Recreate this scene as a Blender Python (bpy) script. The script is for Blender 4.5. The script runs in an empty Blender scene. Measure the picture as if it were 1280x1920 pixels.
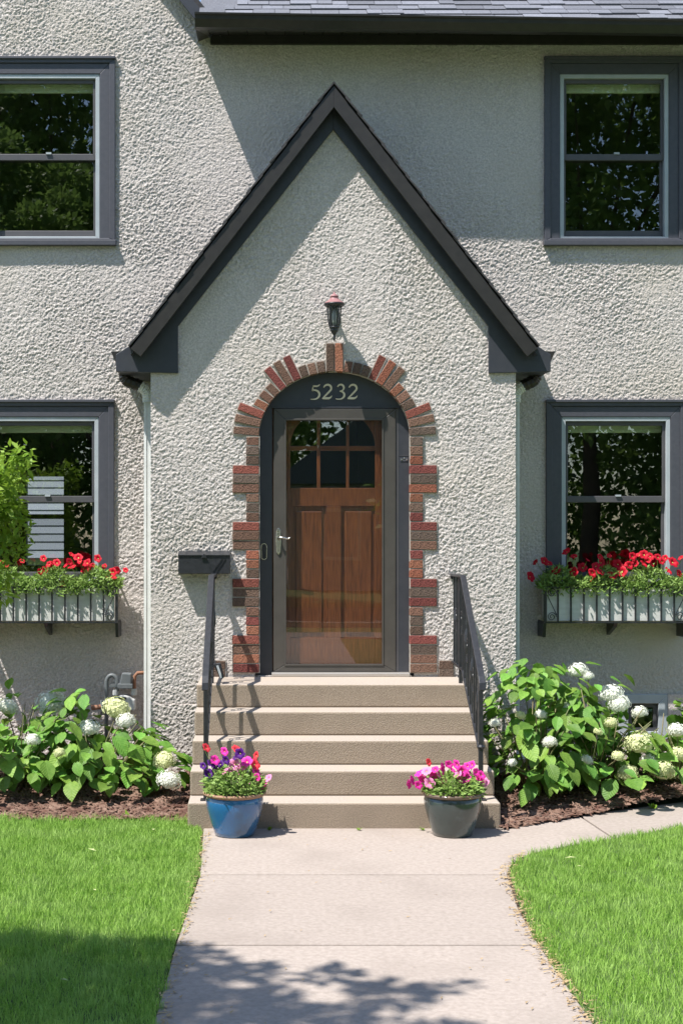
import bpy, math, random
import numpy as np
from mathutils import Vector, Matrix, Quaternion
random.seed(7)
RNG = np.random.default_rng(11)
S = bpy.context.scene
COL = S.collection

# ------------------------------------------------------------------ camera
D, F, ZC, PX, PY = 11.0, 2695.0, 1.93, 508.0, 1000.0     # metres to the porch wall, focal px, eye height, vanishing point
cam_d = bpy.data.cameras.new('camera'); cam = bpy.data.objects.new('camera', cam_d); COL.objects.link(cam)
cam.location = (0, -D, ZC); cam.rotation_euler = (math.radians(90), 0, 0)
cam_d.sensor_fit = 'VERTICAL'; cam_d.sensor_height = 36; cam_d.lens = 36 * F / 1920
cam_d.shift_x = (640 - PX) / 1920; cam_d.shift_y = (PY - 960) / 1920
cam_d.clip_start = .05; cam_d.clip_end = 900
S.camera = cam

# ------------------------------------------------------------------ sky and sun
SA, SB = .42, .32                                          # sun travels SA right and SB inward per metre down
sun_dir = Vector((SA, SB, -1)).normalized()
elev = math.asin(-sun_dir.z)
W = bpy.data.worlds.new('World'); S.world = W; W.use_nodes = True
nt = W.node_tree; bg = nt.nodes['Background']
sky = nt.nodes.new('ShaderNodeTexSky'); sky.sky_type = 'NISHITA'; sky.sun_disc = False
sky.sun_elevation = elev; sky.sun_rotation = math.atan2(-SA, -SB) % (2 * math.pi)
sky.air_density = 1.0; sky.dust_density = .3; sky.ozone_density = 1.0
nt.links.new(sky.outputs[0], bg.inputs[0]); bg.inputs[1].default_value = .125
sl = bpy.data.lights.new('sun', 'SUN'); sl.energy = 5.0; sl.angle = math.radians(.53); sl.color = (1, .965, .92)
so = bpy.data.objects.new('sun', sl); COL.objects.link(so); so.location = (-8, -7, 18)
so.rotation_euler = sun_dir.to_track_quat('-Z', 'Y').to_euler()
S.view_settings.view_transform = 'Standard'; S.view_settings.look = 'None'; S.view_settings.gamma = 1
S.view_settings.exposure = .78
try:
    S.cycles.max_bounces = 8; S.cycles.transparent_max_bounces = 12
except Exception: pass

def at(px, py, Y=0.0):                                      # photo pixel + a known depth -> a point
    d = D + Y
    return Vector(((px - PX) * d / F, Y, ZC - (py - PY) * d / F))

# ------------------------------------------------------------------ materials
def rgb(r, g, b):
    f = lambda c: (c / 255 / 12.92) if c <= 10 else ((c / 255 + .055) / 1.055) ** 2.4
    return (f(r), f(g), f(b), 1)
MATS = {}
def mat(name, c1, c2=None, rough=.7, scale=8, detail=6, bump=0, bscale=60, bdist=.004, metal=0, coat=0, spec=.5,
        rnd=0, objcol=False, lo=.35, hi=.65, trans=0, stretch=(1, 1, 1), c3=None, scale3=2, lo3=.5, hi3=.62, hue=0):
    if name in MATS: return MATS[name]
    m = bpy.data.materials.new(name); m.use_nodes = True; MATS[name] = m
    n, l = m.node_tree.nodes, m.node_tree.links
    b = n['Principled BSDF']; out = n['Material Output']
    tc = n.new('ShaderNodeTexCoord'); mp = n.new('ShaderNodeMapping'); mp.inputs['Scale'].default_value = stretch
    l.new(tc.outputs['Object'], mp.inputs['Vector']); vec = mp.outputs[0]
    c2 = c2 or c1
    no = n.new('ShaderNodeTexNoise'); no.inputs['Scale'].default_value = scale; no.inputs['Detail'].default_value = detail
    no.inputs['Roughness'].default_value = .62
    l.new(vec, no.inputs['Vector'])
    mr = n.new('ShaderNodeMapRange'); mr.inputs[1].default_value = lo; mr.inputs[2].default_value = hi
    l.new(no.outputs['Fac'], mr.inputs[0])
    mix = n.new('ShaderNodeMix'); mix.data_type = 'RGBA'
    mix.inputs[6].default_value = c1; mix.inputs[7].default_value = c2
    l.new(mr.outputs[0], mix.inputs[0]); colr = mix.outputs[2]
    if c3:
        n3 = n.new('ShaderNodeTexNoise'); n3.inputs['Scale'].default_value = scale3; n3.inputs['Detail'].default_value = 4
        l.new(vec, n3.inputs['Vector'])
        m3 = n.new('ShaderNodeMapRange'); m3.inputs[1].default_value = lo3; m3.inputs[2].default_value = hi3
        l.new(n3.outputs['Fac'], m3.inputs[0])
        x3 = n.new('ShaderNodeMix'); x3.data_type = 'RGBA'; l.new(m3.outputs[0], x3.inputs[0])
        l.new(colr, x3.inputs[6]); x3.inputs[7].default_value = c3; colr = x3.outputs[2]
    if objcol:
        oi = n.new('ShaderNodeObjectInfo'); mu = n.new('ShaderNodeMix'); mu.data_type = 'RGBA'; mu.blend_type = 'MULTIPLY'
        mu.inputs[0].default_value = 1; l.new(colr, mu.inputs[6]); l.new(oi.outputs['Color'], mu.inputs[7]); colr = mu.outputs[2]
    if rnd or hue:
        oi = n.new('ShaderNodeObjectInfo'); hv = n.new('ShaderNodeHueSaturation')
        a = n.new('ShaderNodeMapRange'); a.inputs[3].default_value = 1 - rnd; a.inputs[4].default_value = 1 + rnd
        l.new(oi.outputs['Random'], a.inputs[0]); l.new(a.outputs[0], hv.inputs['Value'])
        h = n.new('ShaderNodeMapRange'); h.inputs[3].default_value = .5 - hue; h.inputs[4].default_value = .5 + hue
        mm = n.new('ShaderNodeMath'); mm.operation = 'MULTIPLY'; mm.inputs[1].default_value = 7.31
        fr = n.new('ShaderNodeMath'); fr.operation = 'FRACT'
        l.new(oi.outputs['Random'], mm.inputs[0]); l.new(mm.outputs[0], fr.inputs[0]); l.new(fr.outputs[0], h.inputs[0])
        l.new(h.outputs[0], hv.inputs['Hue']); l.new(colr, hv.inputs['Color']); colr = hv.outputs[0]
    l.new(colr, b.inputs['Base Color'])
    b.inputs['Roughness'].default_value = rough; b.inputs['Metallic'].default_value = metal
    b.inputs['Coat Weight'].default_value = coat; b.inputs['Specular IOR Level'].default_value = spec
    b.inputs['Coat Roughness'].default_value = .06
    if bump:
        nb = n.new('ShaderNodeTexNoise'); nb.inputs['Scale'].default_value = bscale; nb.inputs['Detail'].default_value = 5
        l.new(vec, nb.inputs['Vector'])
        bp = n.new('ShaderNodeBump'); bp.inputs['Strength'].default_value = bump; bp.inputs['Distance'].default_value = bdist
        l.new(nb.outputs['Fac'], bp.inputs['Height']); l.new(bp.outputs[0], b.inputs['Normal'])
    if trans:
        t = n.new('ShaderNodeBsdfTranslucent'); ms = n.new('ShaderNodeMixShader'); ms.inputs[0].default_value = trans
        l.new(colr, t.inputs[0]); l.new(b.outputs[0], ms.inputs[1]); l.new(t.outputs[0], ms.inputs[2])
        l.new(ms.outputs[0], out.inputs[0])
    return m

def glass_mat(name, tint=(.88, .92, .9, 1), ior=2.6):
    m = bpy.data.materials.new(name); m.use_nodes = True; n, l = m.node_tree.nodes, m.node_tree.links
    n.remove(n['Principled BSDF']); out = n['Material Output']
    fr = n.new('ShaderNodeFresnel'); fr.inputs[0].default_value = ior
    no = n.new('ShaderNodeTexNoise'); no.inputs['Scale'].default_value = 2.2; no.inputs['Detail'].default_value = 1
    tc = n.new('ShaderNodeTexCoord'); l.new(tc.outputs['Object'], no.inputs['Vector'])
    bp = n.new('ShaderNodeBump'); bp.inputs['Strength'].default_value = .03; bp.inputs['Distance'].default_value = .01
    l.new(no.outputs['Fac'], bp.inputs['Height'])
    g = n.new('ShaderNodeBsdfGlossy'); g.inputs['Roughness'].default_value = 0.0; l.new(bp.outputs[0], g.inputs['Normal'])
    t = n.new('ShaderNodeBsdfTransparent'); t.inputs[0].default_value = tint
    ms = n.new('ShaderNodeMixShader'); ge = n.new('ShaderNodeNewGeometry'); iv = n.new('ShaderNodeMath'); iv.operation = 'SUBTRACT'; iv.inputs[0].default_value = 1
    mu = n.new('ShaderNodeMath'); mu.operation = 'MULTIPLY'; l.new(ge.outputs['Backfacing'], iv.inputs[1]); l.new(iv.outputs[0], mu.inputs[0]); l.new(fr.outputs[0], mu.inputs[1])
    l.new(mu.outputs[0], ms.inputs[0]); l.new(t.outputs[0], ms.inputs[1]); l.new(g.outputs[0], ms.inputs[2])
    l.new(ms.outputs[0], out.inputs[0]); return m

M_STUC = mat('stucco', (.655, .597, .555, 1), (.455, .413, .383, 1), .95, scale=70, detail=3, bump=.75, bscale=85, bdist=.010,
             c3=(.53, .475, .42, 1), scale3=1.1, lo3=.5, hi3=.72, spec=.2)
M_TRIM = mat('dark_metal_trim', (.036, .039, .048, 1), (.044, .046, .055, 1), .42, scale=20, bump=.03, bscale=8)
M_TRIMB = mat('bronze_metal', (.021, .019, .0175, 1), (.03, .027, .024, 1), .42, scale=14)
M_CASE = mat('grey_window_casing', (.06, .062, .076, 1), (.073, .074, .088, 1), .5, scale=30)
M_LIGHT = mat('pale_grey_frame', (.36, .4, .42, 1), (.42, .45, .47, 1), .45)
M_SASH = mat('sash_paint', (.075, .073, .08, 1), (.09, .086, .09, 1), .45)
M_GLASS = glass_mat('window_glass'); M_GLASSD = glass_mat('storm_glass', (.96, .96, .95, 1), 1.95)
M_BLIND = mat('roller_blind', (.8, .8, .58, 1), None, .9)
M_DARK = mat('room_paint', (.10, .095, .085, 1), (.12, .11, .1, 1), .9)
M_SHIN = mat('roof_shingle', (.115, .12, .14, 1), (.18, .185, .21, 1), .95, scale=70, bump=.5, bscale=260, bdist=.003, rnd=.28)
M_SHIND = mat('porch_shingle', (.035, .034, .036, 1), (.06, .058, .06, 1), .95, scale=70, bump=.5, bscale=260)
M_BRICK = mat('brick_clay', (.55, .55, .56, 1), (1.3, 1.22, 1.15, 1), .93, scale=85, bump=1.0, bscale=120, bdist=.009, objcol=True, spec=.2)
M_MORT = mat('mortar', (.34, .30, .255, 1), (.44, .40, .35, 1), .97, scale=40, bump=.6, bscale=150)
M_CONC = mat('step_concrete', (.335, .27, .205, 1), (.245, .195, .146, 1), .95, scale=90, bump=1.0, bscale=140, bdist=.005,
             c3=(.215, .172, .13, 1), scale3=2.6, lo3=.5, hi3=.9, spec=.2)
M_WALK = mat('walk_concrete', (.37, .315, .275, 1), (.295, .25, .215, 1), .95, scale=36, bump=.5, bscale=230, bdist=.003,
             c3=(.245, .205, .175, 1), scale3=1.6, lo3=.5, hi3=.95, rnd=.05, spec=.2)
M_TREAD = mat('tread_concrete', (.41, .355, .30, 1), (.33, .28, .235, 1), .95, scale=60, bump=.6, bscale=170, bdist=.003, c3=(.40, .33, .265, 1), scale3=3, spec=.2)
M_DIRT = mat('bare_soil', (.10, .07, .045, 1), (.06, .042, .028, 1), .98, scale=30, bump=.8, bscale=60)
M_IRON = mat('black_iron', (.018, .019, .022, 1), (.03, .031, .035, 1), .38, scale=30, bump=.15, bscale=80)
M_RAILTOP = M_IRON
M_WHITE = mat('white_metal', (.70, .71, .69, 1), (.62, .63, .61, 1), .5, scale=9)
M_BOXW = mat('white_board', (.66, .66, .62, 1), (.56, .56, .52, 1), .7, scale=6, stretch=(1, 1, 6))
M_STORM = mat('storm_frame', (.058, .052, .045, 1), (.07, .063, .054, 1), .45)
M_WOOD = mat('oak_wood', (.095, .03, .0105, 1), (.2, .066, .021, 1), .38, scale=9, detail=8, stretch=(9, 9, .7), coat=.3, bump=.1, bscale=20)
M_WOODH = mat('oak_wood_rail', (.095, .03, .0105, 1), (.2, .066, .021, 1), .38, scale=9, detail=8, stretch=(.7, 9, 9), coat=.3)
M_NICKEL = mat('satin_nickel', (.62, .58, .52, 1), None, .25, metal=1)
M_GOLD = mat('brass_digit', (.62, .53, .36, 1), (.7, .62, .45, 1), .5, scale=60)
M_THRESH = mat('threshold_metal', (.5, .47, .43, 1), None, .4, metal=.6)
M_GREYPIPE = mat('meter_paint', (.11, .125, .13, 1), (.14, .15, .155, 1), .5)
M_METER = mat('meter_case', (.42, .43, .42, 1), (.5, .5, .49, 1), .5)
M_RUST = mat('rusty_pipe', (.22, .09, .05, 1), (.3, .16, .1, 1), .85, scale=40)
M_CAP = mat('faded_red_cap', (.26, .11, .115, 1), (.33, .17, .17, 1), .55, scale=25)
M_LAMPG = glass_mat('lamp_glass', (.7, .72, .72, 1), 1.6)
M_BLUEPOT = mat('blue_glaze', (.012, .10, .26, 1), (.02, .14, .32, 1), .22, scale=4, coat=1, c3=(.03, .07, .13, 1), scale3=5, lo3=.52, hi3=.7)
M_GREENPOT = mat('dark_green_glaze', (.025, .04, .038, 1), (.045, .06, .055, 1), .25, scale=5, coat=.8, c3=(.07, .1, .1, 1), scale3=6, lo3=.55, hi3=.68)
M_TERRA = mat('unglazed_rim', (.36, .21, .13, 1), (.28, .16, .1, 1), .8, scale=30)
M_SOIL = mat('potting_soil', (.03, .022, .015, 1), (.05, .036, .025, 1), .98, scale=60, bump=.8)
M_HLEAF = mat('hydrangea_leaf', (.12, .26, .035, 1), (.21, .37, .065, 1), .5, scale=5, rnd=.34, hue=.02, trans=.34, bump=.35, bscale=22, bdist=.01, spec=.35)
def leaf_veins(m):
    n, l = m.node_tree.nodes, m.node_tree.links; tc = n.new('ShaderNodeTexCoord'); sp = n.new('ShaderNodeSeparateXYZ'); l.new(tc.outputs['Object'], sp.inputs[0])
    ab = n.new('ShaderNodeMath'); ab.operation = 'ABSOLUTE'; l.new(sp.outputs[0], ab.inputs[0])
    su = n.new('ShaderNodeMath'); su.operation = 'SUBTRACT'; l.new(sp.outputs[1], su.inputs[0]); l.new(ab.outputs[0], su.inputs[1])
    mu = n.new('ShaderNodeMath'); mu.operation = 'MULTIPLY'; mu.inputs[1].default_value = 46; l.new(su.outputs[0], mu.inputs[0])
    si = n.new('ShaderNodeMath'); si.operation = 'SINE'; l.new(mu.outputs[0], si.inputs[0])
    mid = n.new('ShaderNodeMapRange'); mid.inputs[1].default_value = 0; mid.inputs[2].default_value = .035; mid.inputs[3].default_value = -3; mid.inputs[4].default_value = 0; l.new(ab.outputs[0], mid.inputs[0])
    ad = n.new('ShaderNodeMath'); ad.operation = 'ADD'; l.new(si.outputs[0], ad.inputs[0]); l.new(mid.outputs[0], ad.inputs[1])
    bp = next(q for q in n if q.type == 'BUMP'); bp.inputs['Strength'].default_value = .22; bp.inputs['Distance'].default_value = .008; l.new(ad.outputs[0], bp.inputs['Height'])
leaf_veins(M_HLEAF)
M_STEM = mat('green_stem', (.14, .17, .06, 1), (.18, .14, .07, 1), .7)
M_HW = mat('white_floret', (.80, .80, .74, 1), (.72, .74, .60, 1), .8, scale=30, trans=.15)
M_HY = mat('lime_floret', (.62, .66, .28, 1), (.72, .74, .48, 1), .8, scale=30, trans=.15)
M_PLEAF = mat('petunia_leaf', (.19, .33, .06, 1), (.32, .45, .13, 1), .6, scale=12, trans=.3, spec=.3)
M_SLEAF = mat('shrub_leaf', (.16, .29, .025, 1), (.28, .41, .05, 1), .5, scale=6, trans=.4, spec=.35)
M_TLEAF = mat('tree_leaf', (.12, .21, .04, 1), (.22, .33, .085, 1), .45, scale=3, trans=.5, spec=.3)
M_BARK = mat('bark', (.09, .065, .045, 1), (.15, .115, .085, 1), .95, scale=12, bump=.8, bscale=25, bdist=.03, stretch=(3, 3, 1))
M_MULCH = mat('mulch_chip', (.12, .062, .042, 1), (.25, .16, .118, 1), .95, scale=9, bump=.5, bscale=60, c3=(.10, .045, .03, 1), scale3=16)
M_BLADE = mat('grass_blade', (.175, .36, .04, 1), (.37, .55, .12, 1), .55, scale=75, detail=2, trans=.35, spec=.25,
              c3=(.36, .53, .14, 1), scale3=3.5, lo3=.42, hi3=.75)
M_LAWN = mat('lawn_ground', (.05, .09, .02, 1), (.08, .125, .035, 1), .97, scale=25, bump=.5, bscale=90)
M_STRAW = mat('dry_grass', (.42, .31, .17, 1), (.3, .2, .1, 1), .9)

def petal(name, c, c2):
    return mat(name, c, c2, .6, scale=25, trans=.25, rnd=.12, spec=.25)
M_RED = petal('red_petal', (.46, .004, .018, 1), (.62, .012, .035, 1))
M_PINK = petal('pink_petal', (.75, .16, .40, 1), (.82, .36, .55, 1))
M_MAG = petal('magenta_petal', (.76, .012, .30, 1), (.80, .07, .42, 1))
M_PURP = petal('purple_petal', (.065, .008, .16, 1), (.10, .015, .21, 1))
M_CORAL = petal('coral_petal', (.70, .03, .05, 1), (.78, .07, .09, 1))
M_EYE = mat('flower_eye', (.45, .42, .1, 1))

# ------------------------------------------------------------------ building helpers
OFF = {}                                                    # object -> world offset of its root
class MB:
    def __init__(s): s.v = []; s.f = []; s.mi = []
    def add(s, vs, fs, mi=0):
        o = len(s.v); s.v += [tuple(p) for p in vs]; s.f += [tuple(i + o for i in f) for f in fs]; s.mi += [mi] * len(fs); return s
    def box(s, x0, x1, y0, y1, z0, z1):
        return s.add([(x0, y0, z0), (x1, y0, z0), (x1, y1, z0), (x0, y1, z0), (x0, y0, z1), (x1, y0, z1), (x1, y1, z1), (x0, y1, z1)],
                     [(0, 3, 2, 1), (4, 5, 6, 7), (0, 1, 5, 4), (1, 2, 6, 5), (2, 3, 7, 6), (3, 0, 4, 7)])
    def prism(s, poly, y0, y1):                             # polygon of (x, z) counter-clockwise seen from the camera
        n = len(poly)
        a = sum(poly[i][0] * poly[(i + 1) % n][1] - poly[(i + 1) % n][0] * poly[i][1] for i in range(n))
        if a < 0: poly = poly[::-1]
        return s.add([(x, y0, z) for x, z in poly] + [(x, y1, z) for x, z in poly],
                     [tuple(range(n)), tuple(range(2 * n - 1, n - 1, -1))] + [((i + 1) % n, i, n + i, n + (i + 1) % n) for i in range(n)])
    def slab(s, poly, z0, z1):                              # polygon of (x, y)
        n = len(poly)
        a = sum(poly[i][0] * poly[(i + 1) % n][1] - poly[(i + 1) % n][0] * poly[i][1] for i in range(n))
        if a < 0: poly = poly[::-1]
        return s.add([(x, y, z0) for x, y in poly] + [(x, y, z1) for x, y in poly],
                     [tuple(range(n - 1, -1, -1)), tuple(range(n, 2 * n))] + [(i, (i + 1) % n, n + (i + 1) % n, n + i) for i in range(n)])
    def ring(s, o, i, y0, y1):                              # o, i = (x0, x1, z0, z1): a mitred frame
        O = [(o[0], o[2]), (o[1], o[2]), (o[1], o[3]), (o[0], o[3])]; I = [(i[0], i[2]), (i[1], i[2]), (i[1], i[3]), (i[0], i[3])]
        for k in range(4):
            j = (k + 1) % 4; s.prism([O[k], O[j], I[j], I[k]], y0, y1)
        return s
    def tube(s, path, r, n=8, closed_ends=True, flat=None):  # r number or list; flat=(a,b) squashes the section
        path = [Vector(p) for p in path]; m = len(path); rs = r if isinstance(r, (list, tuple)) else [r] * m
        t0 = (path[1] - path[0]).normalized(); up = Vector((0, 0, 1)) if abs(t0.z) < .9 else Vector((0, 1, 0))
        u = t0.cross(up).normalized(); base = len(s.v); vs = []; fs = []
        for k in range(m):
            t = ((path[min(k + 1, m - 1)] - path[max(k - 1, 0)])).normalized()
            u = (u - t * u.dot(t)).normalized(); w = t.cross(u)
            for q in range(n):
                an = 2 * math.pi * (q + .5) / n; ca, sa = math.cos(an), math.sin(an)
                if flat: ca *= flat[0]; sa *= flat[1]
                vs.append(path[k] + (u * ca + w * sa) * rs[k])
        for k in range(m - 1):
            for q in range(n):
                a = k * n + q; b = k * n + (q + 1) % n
                fs.append((a, b, b + n, a + n))
        if closed_ends: fs.append(tuple(range(n - 1, -1, -1))); fs.append(tuple((m - 1) * n + q for q in range(n)))
        return s.add(vs, fs)
    def lathe(s, prof, c, n=32):                            # prof = [(r, z)] bottom to top
        vs = []; fs = []
        for r, z in prof:
            for q in range(n):
                an = 2 * math.pi * q / n; vs.append((c[0] + r * math.cos(an), c[1] + r * math.sin(an), c[2] + z))
        for k in range(len(prof) - 1):
            for q in range(n):
                a = k * n + q; b = k * n + (q + 1) % n; fs.append((a, b, b + n, a + n))
        fs.append(tuple(range(n - 1, -1, -1))); fs.append(tuple((len(prof) - 1) * n + q for q in range(n)))
        return s.add(vs, fs)
    def build(s, name, m, parent=None, smooth=False, bevel=0, loc=None):
        off = OFF.get(parent, Vector((0, 0, 0))) if parent else Vector(loc or (0, 0, 0))
        me = bpy.data.meshes.new(name); me.from_pydata([(x - off.x, y - off.y, z - off.z) for x, y, z in s.v], [], s.f)
        ms = m if isinstance(m, (list, tuple)) else [m]
        for q in ms: me.materials.append(q)
        if len(ms) > 1: me.polygons.foreach_set('material_index', s.mi)
        if smooth: me.polygons.foreach_set('use_smooth', [True] * len(me.polygons))
        me.update(); o = bpy.data.objects.new(name, me); COL.objects.link(o)
        if parent: o.parent = parent
        else: o.location = off
        OFF[o] = off
        if bevel:
            b = o.modifiers.new('edge', 'BEVEL'); b.width = bevel; b.segments = 2; b.limit_method = 'ANGLE'; b.angle_limit = math.radians(40)
        return o
def np_obj(name, V, Fc, m, parent=None, smooth=False, loc=None):
    off = OFF.get(parent, Vector((0, 0, 0))) if parent else Vector(loc or (0, 0, 0))
    V = np.asarray(V, dtype=np.float32) - np.array(off, dtype=np.float32); Fc = np.asarray(Fc, dtype=np.int32)
    me = bpy.data.meshes.new(name); nf, k = Fc.shape
    me.vertices.add(len(V)); me.vertices.foreach_set('co', V.ravel())
    me.loops.add(nf * k); me.loops.foreach_set('vertex_index', Fc.ravel())
    me.polygons.add(nf); me.polygons.foreach_set('loop_start', np.arange(0, nf * k, k, dtype=np.int32))
    me.polygons.foreach_set('loop_total', np.full(nf, k, dtype=np.int32))
    if smooth: me.polygons.foreach_set('use_smooth', np.ones(nf, dtype=bool))
    me.materials.append(m); me.update(calc_edges=True); me.validate()
    o = bpy.data.objects.new(name, me); COL.objects.link(o)
    if parent: o.parent = parent
    else: o.location = off
    OFF[o] = off; return o
def thing(name, label, cat, loc=(0, 0, 0), group=None):
    o = bpy.data.objects.new(name, None); COL.objects.link(o); o.location = loc; o.empty_display_size = .1
    o['label'] = label; o['category'] = cat
    if group: o['group'] = group
    OFF[o] = Vector(loc); return o
def tag(o, label, cat, group=None):
    o['label'] = label; o['category'] = cat
    if group: o['group'] = group
    return o
def kind(o, k): o['kind'] = k; return o
def inst(me_obj_mesh, name, parent, M, color=None):         # a piece sharing mesh data, matrix local to its root
    o = bpy.data.objects.new(name, me_obj_mesh); COL.objects.link(o); o.parent = parent
    o.matrix_local = M
    if color: o.color = color
    OFF[o] = OFF[parent]; return o
def frame_from(tip, nrm, pos, sc):                          # local Y -> tip, local Z -> normal
    y = Vector(tip).normalized(); z = Vector(nrm); z = (z - y * z.dot(y)).normalized(); x = y.cross(z)
    s3 = sc if isinstance(sc, (tuple, list)) else (sc, sc, sc)
    return Matrix(((x.x * s3[0], y.x * s3[1], z.x * s3[2], pos[0]), (x.y * s3[0], y.y * s3[1], z.y * s3[2], pos[1]),
                   (x.z * s3[0], y.z * s3[1], z.z * s3[2], pos[2]), (0, 0, 0, 1)))

def hash2(ix, iy, seed):
    h = (ix * 374761393 + iy * 668265263 + seed * 1442695041) & 0xFFFFFFFF
    h = ((h ^ (h >> 13)) * 1274126177) & 0xFFFFFFFF
    return ((h ^ (h >> 16)) & 0xFFFF) / 65535.0
def noise2(x, y, seed=0):                                   # gradient noise about -1..1
    x0 = np.floor(x).astype(np.int64); y0 = np.floor(y).astype(np.int64); fx = x - x0; fy = y - y0
    u = fx * fx * fx * (fx * (fx * 6 - 15) + 10); v = fy * fy * fy * (fy * (fy * 6 - 15) + 10)
    def g(i, j):
        a = hash2(x0 + i, y0 + j, seed) * 2 * np.pi; return np.cos(a) * (fx - i) + np.sin(a) * (fy - j)
    return 1.5 * ((g(0, 0) * (1 - u) + g(1, 0) * u) * (1 - v) + (g(0, 1) * (1 - u) + g(1, 1) * u) * v)
def sstep(a, b, x):
    t = np.clip((x - a) / (b - a), 0, 1); return t * t * (3 - 2 * t)
def stucco_h(x, z):                                         # trowelled dash coat: uneven plateaus with sharp broken edges
    wx = x + .012 * noise2(x * 34, z * 34, 5); wz = z + .012 * noise2(x * 34 + 9, z * 34, 6)
    r = wx * .86 + wz * .5; q = -wx * .5 + wz * .86
    amp = .8 + .35 * noise2(x * 1.3, z * 1.3, 9)
    a = sstep(-.12, .2, noise2(r * 30, q * 44, 1) + .45 * noise2(r * 72, q * 92, 7)); b = sstep(-.15, .15, noise2(r * 64, q * 86, 2))
    c = noise2(x * 112, z * 112, 3); patch = sstep(.05, .45, noise2(x * 2.1, z * 2.6, 12))
    return amp * (.0036 * a + (.0058 * b + .0026 * c) * (1 - .45 * patch))
def stucco(name, x0, x1, z0, z1, res, Y, keep, parent, axis='x', sgn=-1):
    nx = int((x1 - x0) / res) + 1; nz = int((z1 - z0) / res) + 1
    xs = np.linspace(x0, x1, nx); zs = np.linspace(z0, z1, nz); X, Z = np.meshgrid(xs, zs)
    H = stucco_h(X, Z); idx = np.arange(nx * nz).reshape(nz, nx)
    f = np.stack([idx[:-1, :-1], idx[:-1, 1:], idx[1:, 1:], idx[1:, :-1]], -1).reshape(-1, 4)
    cx = (X[:-1, :-1] + res / 2).ravel(); cz = (Z[:-1, :-1] + res / 2).ravel()
    f = f[keep(cx, cz)] if keep else f
    if axis == 'x': V = np.stack([X, Y + sgn * H, Z], -1).reshape(-1, 3)
    else: V = np.stack([Y + sgn * H, X, Z], -1).reshape(-1, 3)
    used = np.unique(f); re = np.zeros(nx * nz, dtype=np.int64); re[used] = np.arange(len(used))
    f = re[f]
    if (axis == 'y' and sgn < 0): f = f[:, ::-1]
    return np_obj(name, V[used], f, M_STUC, parent, smooth=True)

# ================================================================== THE SETTING
gz = -.03
g = MB().slab([(-150, -150), (150, -150), (150, 150), (-150, 150)], -.6, gz).build('ground', M_LAWN); kind(g, 'structure')
# street and kerb far in front (seen only in the glass)
M_ASPH = mat('asphalt', (.05, .05, .052, 1), (.07, .07, .07, 1), .95, scale=40)
kind(MB().slab([(-80, -27), (80, -27), (80, -19), (-80, -19)], gz - .1, gz + .004).build('street', M_ASPH), 'structure')
kind(MB().box(-80, 80, -19, -18.82, gz - .1, gz + .12).build('kerb', M_WALK), 'structure')
kind(MB().slab([(-80, -16.9), (80, -16.9), (80, -15.4), (-80, -15.4)], gz - .1, gz + .03).build('public_pavement', M_WALK), 'structure')

# walkway: one bed with slabs
walk = MB().slab([(-.47, -1.55), (1.53, -1.57), (2.1, -1.16), (2.16, -1.91), (1.60, -2.33), (1.42, -2.6), (1.36, -2.9), (1.28, -4.2), (1.29, -15.3), (-.49, -15.3)], -.06, -.016).build('walkway', M_DIRT); kind(walk, 'structure')
def pslab(poly): MB().slab(poly, -.05, 0).build('slab', M_WALK, walk, bevel=.006)
pslab([(-.44, -1.59), (1.53, -1.59), (1.96, -1.275), (2.10, -1.17), (2.16, -1.90), (1.97, -2.02), (1.76, -2.16), (1.58, -2.32), (1.45, -2.5), (1.385, -2.66), (1.335, -2.861), (-.40, -2.861)])
pslab([(-.40, -2.880), (1.333, -2.880), (1.27, -3.6), (1.255, -4.250), (-.445, -4.250)])
y = -4.270
while y > -15.2:
    pslab([(-.445, y), (1.255, y), (1.27, y - 1.386), (-.465, y - 1.386)]); y -= 1.4
side = MB().slab([(2.1, -1.18), (2.4, -.98), (3.0, -.66), (4.7, .1), (4.7, -.75), (2.73, -1.5), (2.36, -1.78), (2.16, -1.9)], -.06, -.017).build('side_path', M_DIRT); kind(side, 'structure')
MB().slab([(2.113, -1.165), (2.38, -1.0), (2.95, -.68), (4.6, .06), (4.6, -.73), (2.71, -1.52), (2.36, -1.78), (2.173, -1.895)], -.05, .002).build('slab', M_WALK, side, bevel=.006)

# lawns (soil sheet under the blades)
LAWN_R = [(1.25, -15), (1.262, -4.3), (1.285, -3.6), (1.35, -2.88), (1.41, -2.60), (1.58, -2.33), (1.97, -2.03), (2.36, -1.79), (2.71, -1.53), (4.6, -.74), (9, -.74), (9, -15)]
LAWN_L = [(-.455, -15), (-.455, -4.3), (-.41, -2.9), (-.45, -1.75), (-.56, -1.36), (-2.0, -1.30), (-9, -1.30), (-9, -15)]
kind(MB().slab(LAWN_R, gz, -.006).build('lawn', M_LAWN), 'structure')
kind(MB().slab(LAWN_L, gz, -.006).build('lawn', M_LAWN), 'structure')
def inside(px, py, poly):
    r = np.zeros(len(px), bool); n = len(poly)
    for i in range(n):
        x1, y1 = poly[i]; x2, y2 = poly[(i + 1) % n]
        c = ((y1 > py) != (y2 > py)) & (px < (x2 - x1) * (py - y1) / (y2 - y1 + 1e-12) + x1); r ^= c
    return r
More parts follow.
